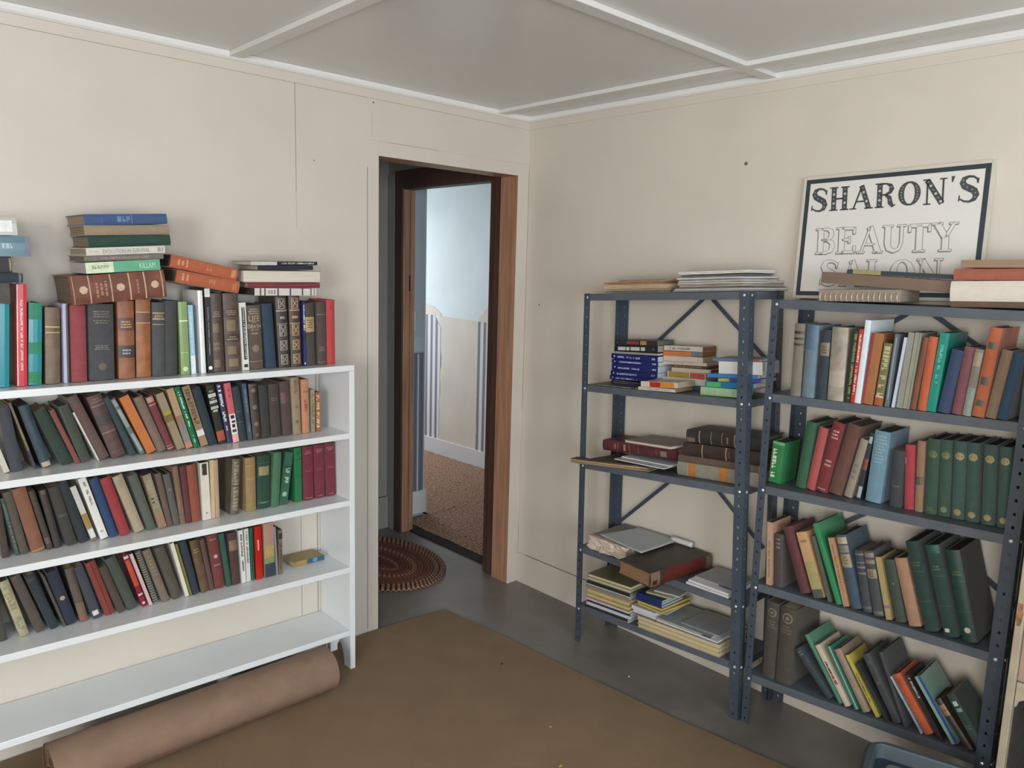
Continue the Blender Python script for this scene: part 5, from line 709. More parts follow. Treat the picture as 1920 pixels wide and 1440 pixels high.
    for dq in deco:
        lay[0] += .00012; key_[0] += 1; c = dq[0]
        if c == 'b': patch('spine_band', .015, .985, dq[1], dq[2], dq[3])
        elif c == 'p': patch('spine_label', max(.015, dq[1]), min(.985, dq[2]), max(.004, dq[3]), min(.996, dq[4]), dq[5])
        elif c == 'r':
            for i in range(dq[1]):
                z = (i + 1) / (dq[1] + 1); patch('raised_band', .02, .98, z - .006, z + .006, col, .0014)
        elif c == 't':
            _, z0, z1, k, color = dq; hh = (z1 - z0) / k
            for i in range(k):
                wd = BR_.uniform(.4, .72); x = .5 - wd / 2; zz = z1 - (i + .8) * hh
                while x < .5 + wd / 2 - .04:
                    l = min(BR_.uniform(.06, .16), .5 + wd / 2 - x); patch('spine_lettering', x, x + l, zz, zz + hh * .5, color); x += l + .035
        elif c == 'v':
            _, z0, z1, color, a, b = dq; z = z1; w = (b - a) * t
            while z > z0 + .01:
                if BR_.random() < .14: z -= w * .8 / h; continue
                l = max(.003 / 1, w * BR_.uniform(.45, .75)) / h; zb = max(z0, z - l)
                sh = BR_.random()
                if sh < .4: patch('spine_lettering', a, b, zb, z, color)
                elif sh < .7: patch('spine_lettering', a, a + (b - a) * .45, zb, z, color); patch('spine_lettering', a, b, z - (z - zb) * .35, z, color)
                else: patch('spine_lettering', a + (b - a) * .3, b, zb, zb + (z - zb) * .5, color); patch('spine_lettering', a, b, z - (z - zb) * .4, z, color)
                z = zb - max(.0012, w * .18) / h
        elif c in 'xh' and (dq[1]):
            v, f, x0_, x1_, y0_, y1_ = text_mesh(dq[1]); mb, m = P('spine_lettering', dq[4] if c == 'x' else dq[3]); off = .0005 + lay[0]; n = len(mb.v)
            if c == 'x':
                _, s, z0, z1, color, a, b = dq; sx = (z1 - z0) * h / (x1_ - x0_); s2 = (b - a) * t / (y1_ - y0_)
                for p in v:
                    X = a * t + (p[1] - y0_) * s2; Z = z1 * h - (p[0] - x0_) * sx; mb.v.append((X, sy(X / t) - off, Z))
            else:
                _, s, zc, color, wf = dq; sx = wf * t / (x1_ - x0_)
                for p in v:
                    X = t / 2 - wf * t / 2 + (p[0] - x0_) * sx; Z = zc * h + (p[1] - (y0_ + y1_) / 2) * sx * 1.15; mb.v.append((X, sy(X / t) - off, Z))
            for g in f: mb.f.append(tuple(n + i for i in g)); mb.m.append(m)
        elif c == 'd': fan('spine_emblem', dq[1], dq[2], dq[3])
        elif c == 'o': fan('spine_emblem', dq[1], dq[2], dq[3], ring=True)
        elif c == 'q':
            _, z0, z1, color = dq; e = .012
            for (a, b, p, r) in ((.18, .82, z0, z0 + e), (.18, .82, z1 - e, z1), (.18, .28, z0, z1), (.72, .82, z0, z1), (.40, .60, z0 + .055, z1 - .055), (.32, .42, z0 + .025, z0 + .06), (.58, .68, z0 + .025, z0 + .06), (.32, .42, z1 - .06, z1 - .025), (.58, .68, z1 - .06, z1 - .025)): patch('spine_emblem', a, b, p, r, color)
    for (kind, _k), (mb, ms) in parts.items(): mb.build(kind, ms, cov)
    if st in 'ws':
        xc = t * (.5 if st == 's' else .36)
        q = MB(); k = int(h / (.009 if st == 's' else .0165)); r = t * .5 if st == 's' else t * .34
        for i in range(k):
            z = h * (i + .5) / k; q.tube([(xc + r * math.cos(a), .008 + r * .75 * math.sin(a), z + .0012 * math.sin(a)) for a in [2 * math.pi * j / 12 for j in range(12)]], .0013 if st == 's' else .0018, 5, closed=True)
        q.build('spiral_binding', mat('spiral_wire', '#8c9490' if st == 's' else '#b8aca0', .3, 0, metal=.2, k=1.2), root, smooth=True)
    return root
def place(kind, side, loc, a):
    c, s = math.cos(a), math.sin(a); U = Vector((1, 0, 0)) if side == 'W' else Vector((0, -1, 0)); V = Vector((0, 1, 0)) if side == 'W' else Vector((1, 0, 0)); Z = Vector((0, 0, 1))
    if kind == 'U': return frame(loc, U * c - Z * s, V, U * s + Z * c)
    u2 = U * c + Z * s; z2 = Z * c - U * s
    return frame(loc, z2, V, -u2)
for (noun, label, group, kind, side, loc, a, t, h, d, col, st, deco, pg) in BOOKS:
    make_book(noun, label, group, place(kind, side, loc, a), t, h, d, col, st, deco, pg)
# ------------------------------------------------------------ papers and big books on the left rack
Z3 = Vector((0, 0, 1))
def lay(noun, label, group, L, R, z, t, d, col, st, deco=(), pg='#b8b4a8', rise=0.0):
    """a book or booklet lying flat: L and R are the ends of its front bottom edge"""
    L = Vector((L[0], L[1], 0)); R = Vector((R[0], R[1], 0)); u = (R - L); ln = u.length; u /= ln; v = Vector((-u.y, u.x, 0))
    a = math.atan2(rise, ln); u2 = u * math.cos(a) + Z3 * math.sin(a); z2 = Z3 * math.cos(a) - u * math.sin(a); z += .0003
    return make_book(noun, label, group, frame((R.x, R.y, z + rise), z2, v, -u2), t, ln / math.cos(a), d, col, st, list(deco), pg)
def on(y, a, b):          # height of a sloping rack shelf at y
    return a[1] + (b[1] - a[1]) * (y - a[0]) / (b[0] - a[0])
sh1 = lambda y: on(y, (-.608, 1.5015), (-1.350, 1.5418)); sh3 = lambda y: on(y, (-.6215, .7983), (-1.386, .8568))
sh4 = lambda y: on(y, (-.6285, .4297), (-1.405, .4385)); sh5 = lambda y: on(y, (-.633, .1662), (-1.418, .2120))
rp = random.Random(21)
def sheets(name, label, cat, group, poly, z, t, k, cols, wav=.0015, slope=0.0, rough=.8, zy0=0.0):
    """a pile of folded sheets: k thin layers with uneven edges, each layer of its own paper tone"""
    mb = MB(); mats = []; 
    for c in cols: mats.append(mat('newsprint', c, rough, .12, 20, k=1.15))
    n = len(poly); cx = sum(p[0] for p in poly) / n; cy = sum(p[1] for p in poly) / n
    for i in range(k):
        s = 1 - rp.uniform(0, .05); ox, oy = rp.uniform(-.002, .002), rp.uniform(-.003, .003); z0 = z + t * i / k; z1 = z + t * (i + .82) / k; m = i % len(cols)
        pts = []
        for j in range(n):
            a, b = poly[j], poly[(j + 1) % n]; K_ = max(1, int(math.hypot(a[0] - b[0], a[1] - b[1]) / .02))
            for q_ in range(K_): f = q_ / K_; pts.append((cx + (a[0] + (b[0] - a[0]) * f - cx) * s + ox, cy + (a[1] + (b[1] - a[1]) * f - cy) * s + oy))
        nb = len(mb.v); kk = len(pts)
        for (zz, ins) in ((z0, 0), (z1, 0)):
            for (x, y) in pts: mb.v.append((x, y, zz + slope * (y - zy0) + wav * noise.noise(Vector((x * 22, y * 22, i * 1.7)))))
        mb.f.append(tuple(nb + q_ for q_ in reversed(range(kk)))); mb.m.append(m); mb.f.append(tuple(nb + kk + q_ for q_ in range(kk))); mb.m.append(m)
        for q_ in range(kk): r_ = (q_ + 1) % kk; mb.f.append((nb + q_, nb + r_, nb + kk + r_, nb + kk + q_)); mb.m.append(m)
    o = mb.build(name, mats); return tag(o, label, cat, group)
G1 = 'papers piled on top of the left rack'
sl1 = (1.540 - 1.5025) / (-1.3165 + .630)
y0 = -.66
for i, (poly, h, k, cols, lab) in enumerate((
    ([(-.222, -.69), (-.214, -1.005), (-.05, -1.0), (-.055, -.70)], .016, 4, ('#8c8070', '#6a5a48', '#948a7a'), 'grey-tan folded newspaper, bottom of the yellowed pile on left rack top'),
    ([(-.225, -.683), (-.21, -1.0), (-.06, -1.0), (-.06, -.69)], .017, 3, ('#a8947a', '#b09c80'), 'cream newspaper in the middle of the yellowed pile on left rack top'),
    ([(-.22, -.68), (-.205, -.96), (-.07, -.99), (-.07, -.69)], .010, 3, ('#9a7650', '#7c5c44'), 'brown-edged folded newspaper in the yellowed pile, second from top'),
    ([(-.20, -.74), (-.195, -.99), (-.07, -.99), (-.075, -.75)], .007, 2, ('#9c8c7c', '#8c7260'), 'pinkish newspaper on top of the yellowed pile on left rack top'))):
    z = 1.5040 + sl1 * (y0 + .630) + sum((.0, .0165, .034, .0445)[i:i + 1]); sheets('folded_newspaper', lab, 'newspaper', G1, poly, z, h, k, cols, .0012, sl1, zy0=y0)
zz = 0
for i, (poly, h, k, cols, lab) in enumerate((
    ([(-.222, -1.02), (-.222, -1.305), (-.02, -1.372), (-.03, -1.03)], .016, 3, ('#8c8c8c', '#b0b0ae', '#6c6c6c'), 'grey print-edged magazine, bottom of the white magazine pile'),
    ([(-.215, -1.035), (-.22, -1.31), (-.03, -1.360), (-.04, -1.04)], .016, 3, ('#a49c94', '#8a7c70', '#b8b4ac'), 'taupe magazine second from bottom of the white magazine pile'),
    ([(-.212, -1.03), (-.22, -1.30), (-.05, -1.345), (-.04, -1.03)], .016, 3, ('#b4b4b0', '#7c7c7a', '#c4c4c0'), 'pale grey magazine in the middle of the white magazine pile'),
    ([(-.215, -1.04), (-.212, -1.305), (-.06, -1.335), (-.05, -1.045)], .009, 2, ('#6c706e', '#4c504e'), 'dark grey thin magazine second from top of the white pile'),
    ([(-.225, -1.04), (-.222, -1.325), (-.07, -1.345), (-.06, -1.04)], .010, 2, ('#d0d0cc', '#c8c8c4'), 'bright white magazine on top of the pile on the left rack'))):
    z = 1.5043 + zz + sl1 * (-1.0 + .630); zz += h + .0014; sheets('magazine', lab, 'magazine', G1, poly, z, h, k, cols, .0008, sl1, .4, zy0=-1.0)
# third shelf
sl3 = (.855 - .800) / (-1.351 + .6435)
sheets('folded_newspaper', 'yellowed folded newspaper jutting past the front post on left rack third shelf', 'newspaper', None,
       [(-.300, -.606), (-.285, -.70), (-.262, -.85), (-.242, -.975), (-.09, -.955), (-.085, -.70), (-.205, -.69), (-.256, -.676), (-.262, -.61)], .8015 + sl3 * (-.606 + .6435), .021, 7, ('#4c4038', '#a08868', '#7c6650', '#8c7456', '#b09878', '#3c332e'), .0032, sl3, zy0=-.606)
lay('booklet', 'white pamphlet lying lowest on the newspaper, left rack third shelf', 'white pamphlets on the newspaper', (-.244, -.80), (-.248, -1.045), .8422, .004, .16, '#b4b8ba', 'p', pg='#b8bcbe', rise=.0115)
lay('booklet', 'white pamphlet tucked under the maroon book, left rack third shelf', 'white pamphlets on the newspaper', (-.205, -.806), (-.214, -1.046), .8468, .0045, .13, '#bcc0c2', 'p', pg='#c0c4c4', rise=.0125)
lay('book', 'large worn maroon book with dark cover lying on the pamphlets, left rack', None, (-.188, -.69), (-.172, -1.050), .8522, .044, .145, '#54222a', 'l', [('b', .78, .785, '#8c6c50'), ('b', .62, .626, '#8c6c50'), ('b', .50, .506, '#7c5c48'), ('t', .66, .72, 1, '#a08468'), ('t', .80, .84, 1, '#8c7058'), ('p', .1, .6, .13, .21, '#7c6a5a'), ('b', .26, .265, '#7c5c48')], '#8c7c68', rise=.028)
lay('booklet', 'faded brown-grey pamphlet with white pages lying on the maroon book', None, (-.205, -.815), (-.222, -1.052), .9100, .012, .17, '#77685c', 'k', pg='#c0b4a4', rise=.018)
G3 = 'old volumes stacked behind the left rack post'
lay('book', 'grey-green book with two orange bands, bottom of the stack by the post', G3, (-.208, -1.078), (-.211, -1.42), .8345, .051, .15, '#7a786a', 'c', [('b', .76, .85, '#a8682c'), ('b', .36, .47, '#a8682c'), ('b', .86, .87, '#908c7c')], '#8c8472', rise=.0262)
lay('book', 'thick-boarded brown book above the orange-banded one, left rack', G3, (-.209, -1.080), (-.212, -1.42), .8875, .0240, .15, '#57453a', 'c', [('b', .0, .02, '#7c6450')], '#5c4c40', rise=.0262)
lay('book', 'dark brown leather book with gilt bands, second from top by the post', G3, (-.205, -1.096), (-.21, -1.42), .9137, .0492, .15, '#352824', 'l', [('b', .73, .745, '#8a7a5a'), ('b', .42, .436, '#8a7a5a'), ('t', .38, .40, 1, '#7c6c4c')], '#4c4036', rise=.0248)
lay('book', 'black ribbed leather book with torn corner topping the stack by the post', G3, (-.202, -1.106), (-.208, -1.42), .9665, .048, .15, '#2b2624', 'l', [('r', 5), ('b', .81, .825, '#8c8068'), ('b', .655, .67, '#948870'), ('b', .50, .515, '#8c8068'), ('b', .34, .355, '#8c8068'), ('p', .05, .4, .88, .99, '#6c5c50'), ('t', .42, .46, 1, '#7c7058')], '#4c4036', rise=.024)
# fourth shelf: wrapped parcel, big ledger, loose sheets
bm = bmesh.new(); bmesh.ops.create_cube(bm, size=1); bmesh.ops.subdivide_edges(bm, edges=bm.edges, cuts=11, use_grid_fill=True)
for v in bm.verts:
    p = v.co; P_ = Vector((-.145 + p.x * .205, -.787 + p.y * .20, .4345 + sh4(-.7) - .43 + (p.z + .5) * .0575))
    e = abs(p.x) > .49 or abs(p.y) > .49
    k = noise.noise(P_ * 34) * .012 + noise.noise(P_ * 90) * .009
    if e and p.z < .45: P_ += Vector((p.x, p.y, 0)).normalized() * k
    if p.z > .49: P_.z += noise.noise(P_ * 25) * .0012
    elif p.z > -.49: P_.z += noise.noise(P_ * 60) * .004
    v.co = P_
me = bpy.data.meshes.new('wrapped_parcel'); bm.to_mesh(me); bm.free(); me.materials.append(mat('crumpled_wrapping_paper', '#b0a297', .75, .14, 40, .2, k=1.15))
o = bpy.data.objects.new('wrapped_parcel', me); COL.objects.link(o); tag(o, 'parcel in crumpled pale wrapping paper on the left rack, beside the big ledger', 'parcel')
zt4 = .4345 + .0575 + .004
q = MB(); q.box(-.232, -.022, -.888, -.700, zt4, zt4 + .0022); tag(q.build('folder', mat('grey_card', '#6e6a64', .7, .08, 20, k=1.15), bevel=.0006), 'flat grey card folder lying on the crumpled parcel, under the white sheet', 'folder')
zl = sh4(-1.1) + .0012
lay('ledger', 'huge worn brown ledger with red spine jutting out from the left rack', None, (-.384, -1.112), (-.035, -1.150), zl, .056, .172, '#3a312a', 'l', [('b', .12, .80, '#5a2018'), ('b', 0, .10, '#6c5a44'), ('b', .86, 1, '#7c5f50'), ('p', .1, .45, .90, .97, '#3c2018')], '#7c5a40')
q = MB(); K_ = 14
def sheet_pt(a, b):
    A, B, C, D = (Vector(p) for p in ((-.222, -.714, 0), (-.024, -.775, 0), (-.020, -.985, 0), (-.268, -.976, 0)))
    p = A.lerp(B, a).lerp(D.lerp(C, a), b); p.z = zt4 + .0042 + .004 * a * a + .004 * b * b * (1 - a) + .0012 * noise.noise(p * 12); return p
for i in range(K_):
    for j in range(K_): q.quad(sheet_pt(i / K_, j / K_), sheet_pt((i + 1) / K_, j / K_), sheet_pt((i + 1) / K_, (j + 1) / K_), sheet_pt(i / K_, (j + 1) / K_))
o = q.build('paper_sheet', mat('white_sheet', '#a4a8aa', .6, .03, 8, k=1.15), smooth=True); sm = o.modifiers.new('sheet', 'SOLIDIFY'); sm.thickness = .0006
tag(o, 'blank white sheet of paper lying over the parcel and the big ledger', 'paper')
q = MB(); q.tube([(-.034 + .002 * i / 6, -.955 - .10 * i / 6, zl + .056 + .0125) for i in range(7)], .0115, 12); q.tube([(-.034, -.9548, zl + .056 + .0125), (-.034, -.956, zl + .056 + .0125)], .004, 8)
tag(q.build('paper_roll', mat('white_sheet', '#c0c2c2', .6, .03, 8, k=1.15), smooth=True), 'white paper rolled into a tube at the back edge of the big ledger', 'paper roll')
G4 = 'white booklets at the right end of the fourth shelf'
lay('booklet', 'lower white booklet beside the big ledger, left rack fourth shelf', G4, (-.244, -1.172), (-.244, -1.352), sh4(-1.172) + .0008, .0085, .19, '#b4b6b8', 'p', pg='#c0c2c4', rise=.0020)
lay('booklet', 'middle white booklet beside the big ledger, left rack fourth shelf', G4, (-.236, -1.176), (-.240, -1.350), sh4(-1.172) + .0098, .0075, .18, '#bcbec0', 'p', pg='#c4c6c8', rise=.0020)
lay('booklet', 'grey booklet with navy corner on top of the two white ones', G4, (-.200, -1.180), (-.205, -1.345), sh4(-1.172) + .0178, .005, .15, '#8c8e90', 'p', [('p', 0, 1, 0, .35, '#23283c')], pg='#b0b2b4', rise=.0020)
# bottom shelf: left pile of booklets
G5 = 'paperbacks piled at the left of the bottom shelf'
ty = -.688; zz = sh5(ty) + .0008; ris = (.210 - .168) / (1.379 - .660) * .229
for i, (t, col, st, pg, deco, lab) in enumerate((
    (.005, '#c0c2c4', 'p', '#c0c2c4', [], 'thin white booklet at the very bottom of the left paper pile'),
    (.011, '#26272b', 'p', '#9c9c9a', [], 'black-spined booklet second from bottom of the left paper pile'),
    (.013, '#b4b6b8', 'p', '#bcbcba', [], 'white booklet under the navy one in the left paper pile'),
    (.012, '#2a2f4c', 'p', '#b0b0b0', [], 'navy-spined booklet in the lower left paper pile'),
    (.010, '#a4a6aa', 'p', '#b4b4b4', [], 'silver-grey booklet between navy and red-edged ones, left paper pile'),
    (.0045, '#8c2026', 'p', '#b0a080', [], 'thin red booklet under the thick cream ones, left paper pile'),
    (.014, '#b3a271', 'k', '#b3a271', [], 'thick cream paperback directly above the thin red booklet'),
    (.015, '#b0a070', 'k', '#b3a271', [], 'thick cream paperback, upper of the two in the left paper pile'),
    (.011, '#94805c', 'p', '#a89470', [], 'tan booklet above the thick cream paperbacks, left paper pile'),
    (.011, '#78756e', 'p', '#9c948a', [], 'dull grey booklet beneath the black-topped one, left paper pile'),
    (.008, '#a4a8a8', 'p', '#b0b2b0', [], 'pale blue-grey booklet below the black one, left paper pile'),
    (.012, '#23231f', 'p', '#84847c', [], 'black-topped booklet near the top of the left paper pile'),
    (.012, '#a8a48c', 'k', '#a8a490', [], 'khaki-white booklet second from top of the left paper pile'),
    (.015, '#6a6448', 'k', '#b8b08a', [], 'olive-covered booklet with cream pages topping the left paper pile'))):
    dx = rp.uniform(-.004, .006); dy = rp.uniform(-.006, .002) * (i > 0)
    lay('booklet' if t < .0135 else 'paperback', lab, G5, (-.264 + dx + .012, ty + dy), (-.264 + dx + .013, ty - .229 + dy), zz + dy * .0 , t - .0006, .165, col, st, deco, pg, rise=ris); zz += t
G6 = 'papers piled at the right of the bottom shelf'
ty = -.962; r6 = .365 * .0584; zz = sh5(ty) + .0008
for i, (t, L, R, z0, d, col, st, pg, deco, lab) in enumerate((
    (.016, (-.252, -.964), (-.254, -1.338), 0, .19, '#a8987a', 'k', '#b0a080', [], 'cream paperback with red back cover, bottom of the right paper pile'),
    (.016, (-.250, -.962), (-.256, -1.334), .0163, .19, '#b0a27a', 'k', '#b8ac80', [], 'yellowish cream paperback second from bottom of the right paper pile'),
    (.016, (-.252, -.960), (-.254, -1.336), .0326, .19, '#a8987c', 'k', '#b4a88a', [], 'cream paperback third from bottom of the right paper pile'),
    (.006, (-.252, -1.055), (-.258, -1.330), .0548, .20, '#b8babc', 'p', '#c0c2c4', [], 'large white booklet at front right of the right paper pile'),
    (.005, (-.246, -1.050), (-.252, -1.300), .0612, .19, '#8a8c8e', 'p', '#b4b6b8', [('p', 0, 1, .0, .16, '#1f2850')], 'grey brochure with navy corner, front right of the right paper pile'),
    (.0035, (-.225, -1.150), (-.228, -1.320), .0668, .17, '#84878a', 'p', '#b4b6b8', [], 'plain grey sheet-like booklet lying on the navy-cornered brochure'))):
    ln = abs(R[1] - L[1]); lay('paperback' if t > .01 else 'booklet', lab, G6, L, R, zz + z0 + .0584 * (ty - L[1]), t, d, col, st, deco, pg, rise=ln * .0584)
zz += .0548; 
for i, (t, L, R, d, col, st, pg, deco, lab) in enumerate((
    (.013, (-.246, -.936), (-.250, -1.048), .15, '#b0b4ba', 'p', '#b8bcc0', [], 'pale blue-white booklet, lower of two under the yellow ones'),
    (.014, (-.250, -.930), (-.252, -1.046), .15, '#b8bcc2', 'p', '#c0c4c8', [], 'pale blue-white booklet, upper of two under the yellow ones'),
    (.006, (-.240, -.965), (-.238, -1.09), .16, '#8c8c86', 'p', '#b0b0a8', [], 'thin grey booklet just under the yellow ones, right paper pile'),
    (.010, (-.250, -.956), (-.262, -1.082), .18, '#9c8e44', 'k', '#b8aa6c', [], 'yellow-edged booklet, lower of two in the right paper pile'),
    (.010, (-.252, -.956), (-.258, -1.080), .18, '#a08e40', 'k', '#bcae70', [], 'yellow-edged booklet, upper of two in the right paper pile'),
    (.0095, (-.254, -.952), (-.256, -1.078), .14, '#1c2c60', 'p', '#9ca4b0', [], 'navy-spined booklet, lowest of three in the right paper pile'),
    (.0095, (-.254, -.951), (-.256, -1.077), .14, '#1c2c60', 'p', '#9ca4b0', [], 'navy-spined booklet, middle of three in the right paper pile'),
    (.0095, (-.253, -.952), (-.256, -1.078), .14, '#1c2c60', 'p', '#9ca4b0', [], 'navy-spined booklet, highest of three in the right paper pile'),
    (.007, (-.235, -.985), (-.222, -1.10), .13, '#a09c70', 'k', '#b8b28c', [], 'cream-yellow booklet on top of the navy-spined ones'),
    (.006, (-.215, -1.01), (-.200, -1.12), .10, '#a4a6a8', 'p', '#b4b6b8', [], 'small grey-white booklet topping the right paper pile'))):
    ln = math.hypot(R[0] - L[0], R[1] - L[1]); lay('booklet', lab, G6, L, R, zz + .0584 * (ty - L[1]) + .0011 * i, t - .0004, d, col, st, deco, pg, rise=ln * .0584); zz += t
# lone paperback on the white bookcase
lay('book', 'yellow and blue paperback lying alone at right end of bookcase lowest row', None, (-1.300, -.108), (-1.165, -.104), .4372, .0185, .085, '#8c7a4c', 'p', [('b', 0, .56, '#2a587c'), ('b', .60, .92, '#a08444'), ('p', .1, .9, .25, .38, '#5c8ca8')], '#a89c80', rise=-.0032)

# ------------------------------------------------------------ hand-lettered sign
def strokes(mb, st, ox, oy, s, grow, z, m, sk=0.0):
    for (pts, ws) in st:
        K_ = len(pts); P_ = [Vector((ox + s * (p[0] - .055 * p[1]), oy + s * p[1])) for p in pts]; W_ = ws if isinstance(ws, (list, tuple)) else [ws] * K_
        closed = K_ > 4 and pts[0] == pts[-1]
        L_ = []
        for i, p in enumerate(P_):
            a = P_[i - 1] if i else (P_[-2] if closed else p); b = P_[i + 1] if i < K_ - 1 else (P_[1] if closed else p); t = (b - a); t = t / (t.length or 1); n = Vector((-t.y, t.x)); w = (W_[i] / 2 * s + grow)
            e = t * (grow if (i == K_ - 1 and not closed) else -grow if (i == 0 and not closed) else 0); L_.append((p + n * w + e, p - n * w + e))
        for (a, b), (c, d) in zip(L_, L_[1:]): mb.quad((a.x, a.y, z), (b.x, b.y, z), (d.x, d.y, z), (c.x, c.y, z), m)
def ell(cx, cy, rx, ry, wt, wn, k=24): 
    an = [2 * math.pi * i / k for i in range(k + 1)]
    return ([(round(cx + rx * math.cos(a), 5), round(cy + ry * math.sin(a), 5)) for a in an[:-1]] + [(round(cx + rx, 5), round(cy, 5))], [wn + (wt - wn) * abs(math.cos(a)) ** 1.5 for a in an])
SF = .055; T_ = .21; N_ = .07
def serif(x, y, w): return ([(x - w / 2, y), (x + w / 2, y)], SF)
GLY = {
 'S': (.74, [([(.66, .72), (.64, .86), (.52, .95), (.36, .97), (.20, .90), (.15, .76), (.22, .62), (.40, .52), (.56, .42), (.62, .27), (.56, .11), (.40, .03), (.22, .05), (.08, .14), (.04, .10)], [.05, .07, .08, .10, .17, .22, .24, .25, .24, .22, .16, .09, .07, .06, .05]), ([(.66, .70), (.68, .90)], .05), ([(.04, .06), (.06, .28)], .05)]),
 'H': (.84, [([(.20, .03), (.20, .97)], T_), ([(.66, .03), (.66, .97)], T_), ([(.2, .5), (.66, .5)], N_), serif(.20, .97, .36), serif(.20, .03, .36), serif(.66, .97, .36), serif(.66, .03, .36)]),
 'A': (.92, [([(.14, .03), (.46, .97)], N_), ([(.44, .97), (.76, .03)], .20), ([(.24, .32), (.66, .32)], N_), serif(.12, .03, .28), serif(.76, .03, .34)]),
 'R': (.86, [([(.20, .03), (.20, .97)], T_), ([(.2, .96), (.45, .96), (.62, .88), (.66, .74), (.60, .60), (.42, .52), (.2, .52)], [.07, .07, .15, .20, .14, .07, .07]), ([(.42, .52), (.58, .40), (.62, .18), (.72, .05), (.82, .10)], [.10, .17, .19, .13, .05]), serif(.20, .97, .36), serif(.20, .03, .36)]),
 'O': (.86, [ell(.42, .5, .31, .44, .22, .07)]),
 'N': (.90, [([(.16, .03), (.16, .97)], N_), ([(.14, .96), (.70, .03)], .21), ([(.72, .03), (.72, .97)], N_), serif(.12, .97, .26), serif(.16, .03, .26), serif(.72, .97, .26)]),
 "'": (.22, [([(.10, .97), (.07, .74)], [.13, .04])]),
 'B': (.84, [([(.20, .03), (.20, .97)], T_), ([(.2, .96), (.46, .96), (.60, .88), (.62, .74), (.56, .60), (.40, .53), (.2, .53)], [.08, .09, .15, .18, .14, .09, .08]), ([(.2, .53), (.46, .53), (.64, .44), (.67, .28), (.60, .12), (.44, .04), (.2, .04)], [.08, .09, .16, .20, .15, .09, .08]), serif(.14, .97, .26), serif(.14, .03, .26)]),
 'E': (.84, [([(.20, .03), (.20, .97)], T_), ([(.2, .95), (.70, .95)], .09), ([(.2, .52), (.52, .52)], .09), ([(.2, .05), (.72, .05)], .09), ([(.68, .97), (.68, .74)], .09), ([(.70, .03), (.70, .28)], .09), ([(.50, .64), (.50, .40)], .08), serif(.14, .97, .26), serif(.14, .03, .26)]),
 'U': (.90, [([(.20, .97), (.20, .34), (.25, .14), (.42, .05), (.60, .12), (.68, .32), (.68, .97)], [.21, .21, .18, .13, .11, .10, .10]), serif(.20, .97, .36), serif(.68, .97, .28)]),
 'T': (.84, [([(.42, .03), (.42, .97)], T_), ([(.08, .94), (.76, .94)], .11), ([(.09, .97), (.09, .72)], .09), ([(.75, .97), (.75, .72)], .09), serif(.42, .03, .40)]),
 'Y': (.88, [([(.18, .97), (.46, .48)], .20), ([(.72, .97), (.46, .48)], .10), ([(.46, .03), (.46, .50)], T_), serif(.18, .97, .36), serif(.72, .97, .28), serif(.46, .03, .40)]),
 'L': (.80, [([(.20, .03), (.20, .97)], T_), ([(.2, .06), (.68, .06)], .11), ([(.68, .03), (.68, .30)], .09), serif(.20, .97, .36), serif(.14, .03, .26)]),
}
SW_, SH_ = .576, .410
A = Vector((-.050, -1.409, 1.5245)); up = Vector((.037, .011, .404)).normalized(); rt = Vector((0, -1, -.012)); rt = (rt - up * rt.dot(up)).normalized(); nr = rt.cross(up)
sign = empty('shop_sign', frame(A, rt, up, nr)); tag(sign, 'white hand-lettered shop sign with navy border, leaning on the wall atop the right rack', 'sign')
SG = mat('sign_board', (.70, .69, .665), .45, .02, 8); SN = mat('sign_navy', (.030, .042, .052), .45, .1, 20); SD = mat('sign_charcoal', (.055, .065, .068), .5, .2, 60); SE = mat('sign_edge', (.58, .55, .49), .5, .05, 8); SOUT = mat('sign_grey_outline', (.26, .265, .26), .5, .1, 40); SPALE = mat('sign_pale_fill', (.70, .69, .665), .45, .02, 8)
q = MB(); q.box(0, SW_, 0, SH_, -.008, 0); q.build('board', SG, sign, bevel=.0008)
q = MB(); e0, e1 = .006, .0205
for (a, b, c, d) in ((e0, e1, e0, SH_ - e0), (SW_ - e1, SW_ - e0, e0, SH_ - e0), (e1, SW_ - e1, SH_ - e1, SH_ - e0), (e1, SW_ - e1, e0, e1)): q.box(a, b, c, d, .0, .0006)
q.build('painted_border', SN, sign)
q = MB()
for (a, b, c, d) in ((-.004, e0 - .001, -.004, SH_ + .004), (SW_ - e0 + .001, SW_ + .004, -.004, SH_ + .004), (e0, SW_ - e0, SH_ - e0 + .001, SH_ + .004), (e0, SW_ - e0, -.004, e0 - .001)): q.box(a, b, c, d, -.010, .0012)
q.build('edge_strip', SE, sign)
def word(s, x0, x1, yb, hgt, gap):
    adv = sum(GLY[c][0] for c in s) + gap * (len(s) - 1); sx = (x1 - x0); x = 0; out = []
    for c in s: out.append((c, x0 + x / adv * sx)); x += GLY[c][0] + gap
    return out, hgt
q = MB(); rs = random.Random(4); w1, hh = word("SHARON'S", .030, .548, .293, .080, .06)
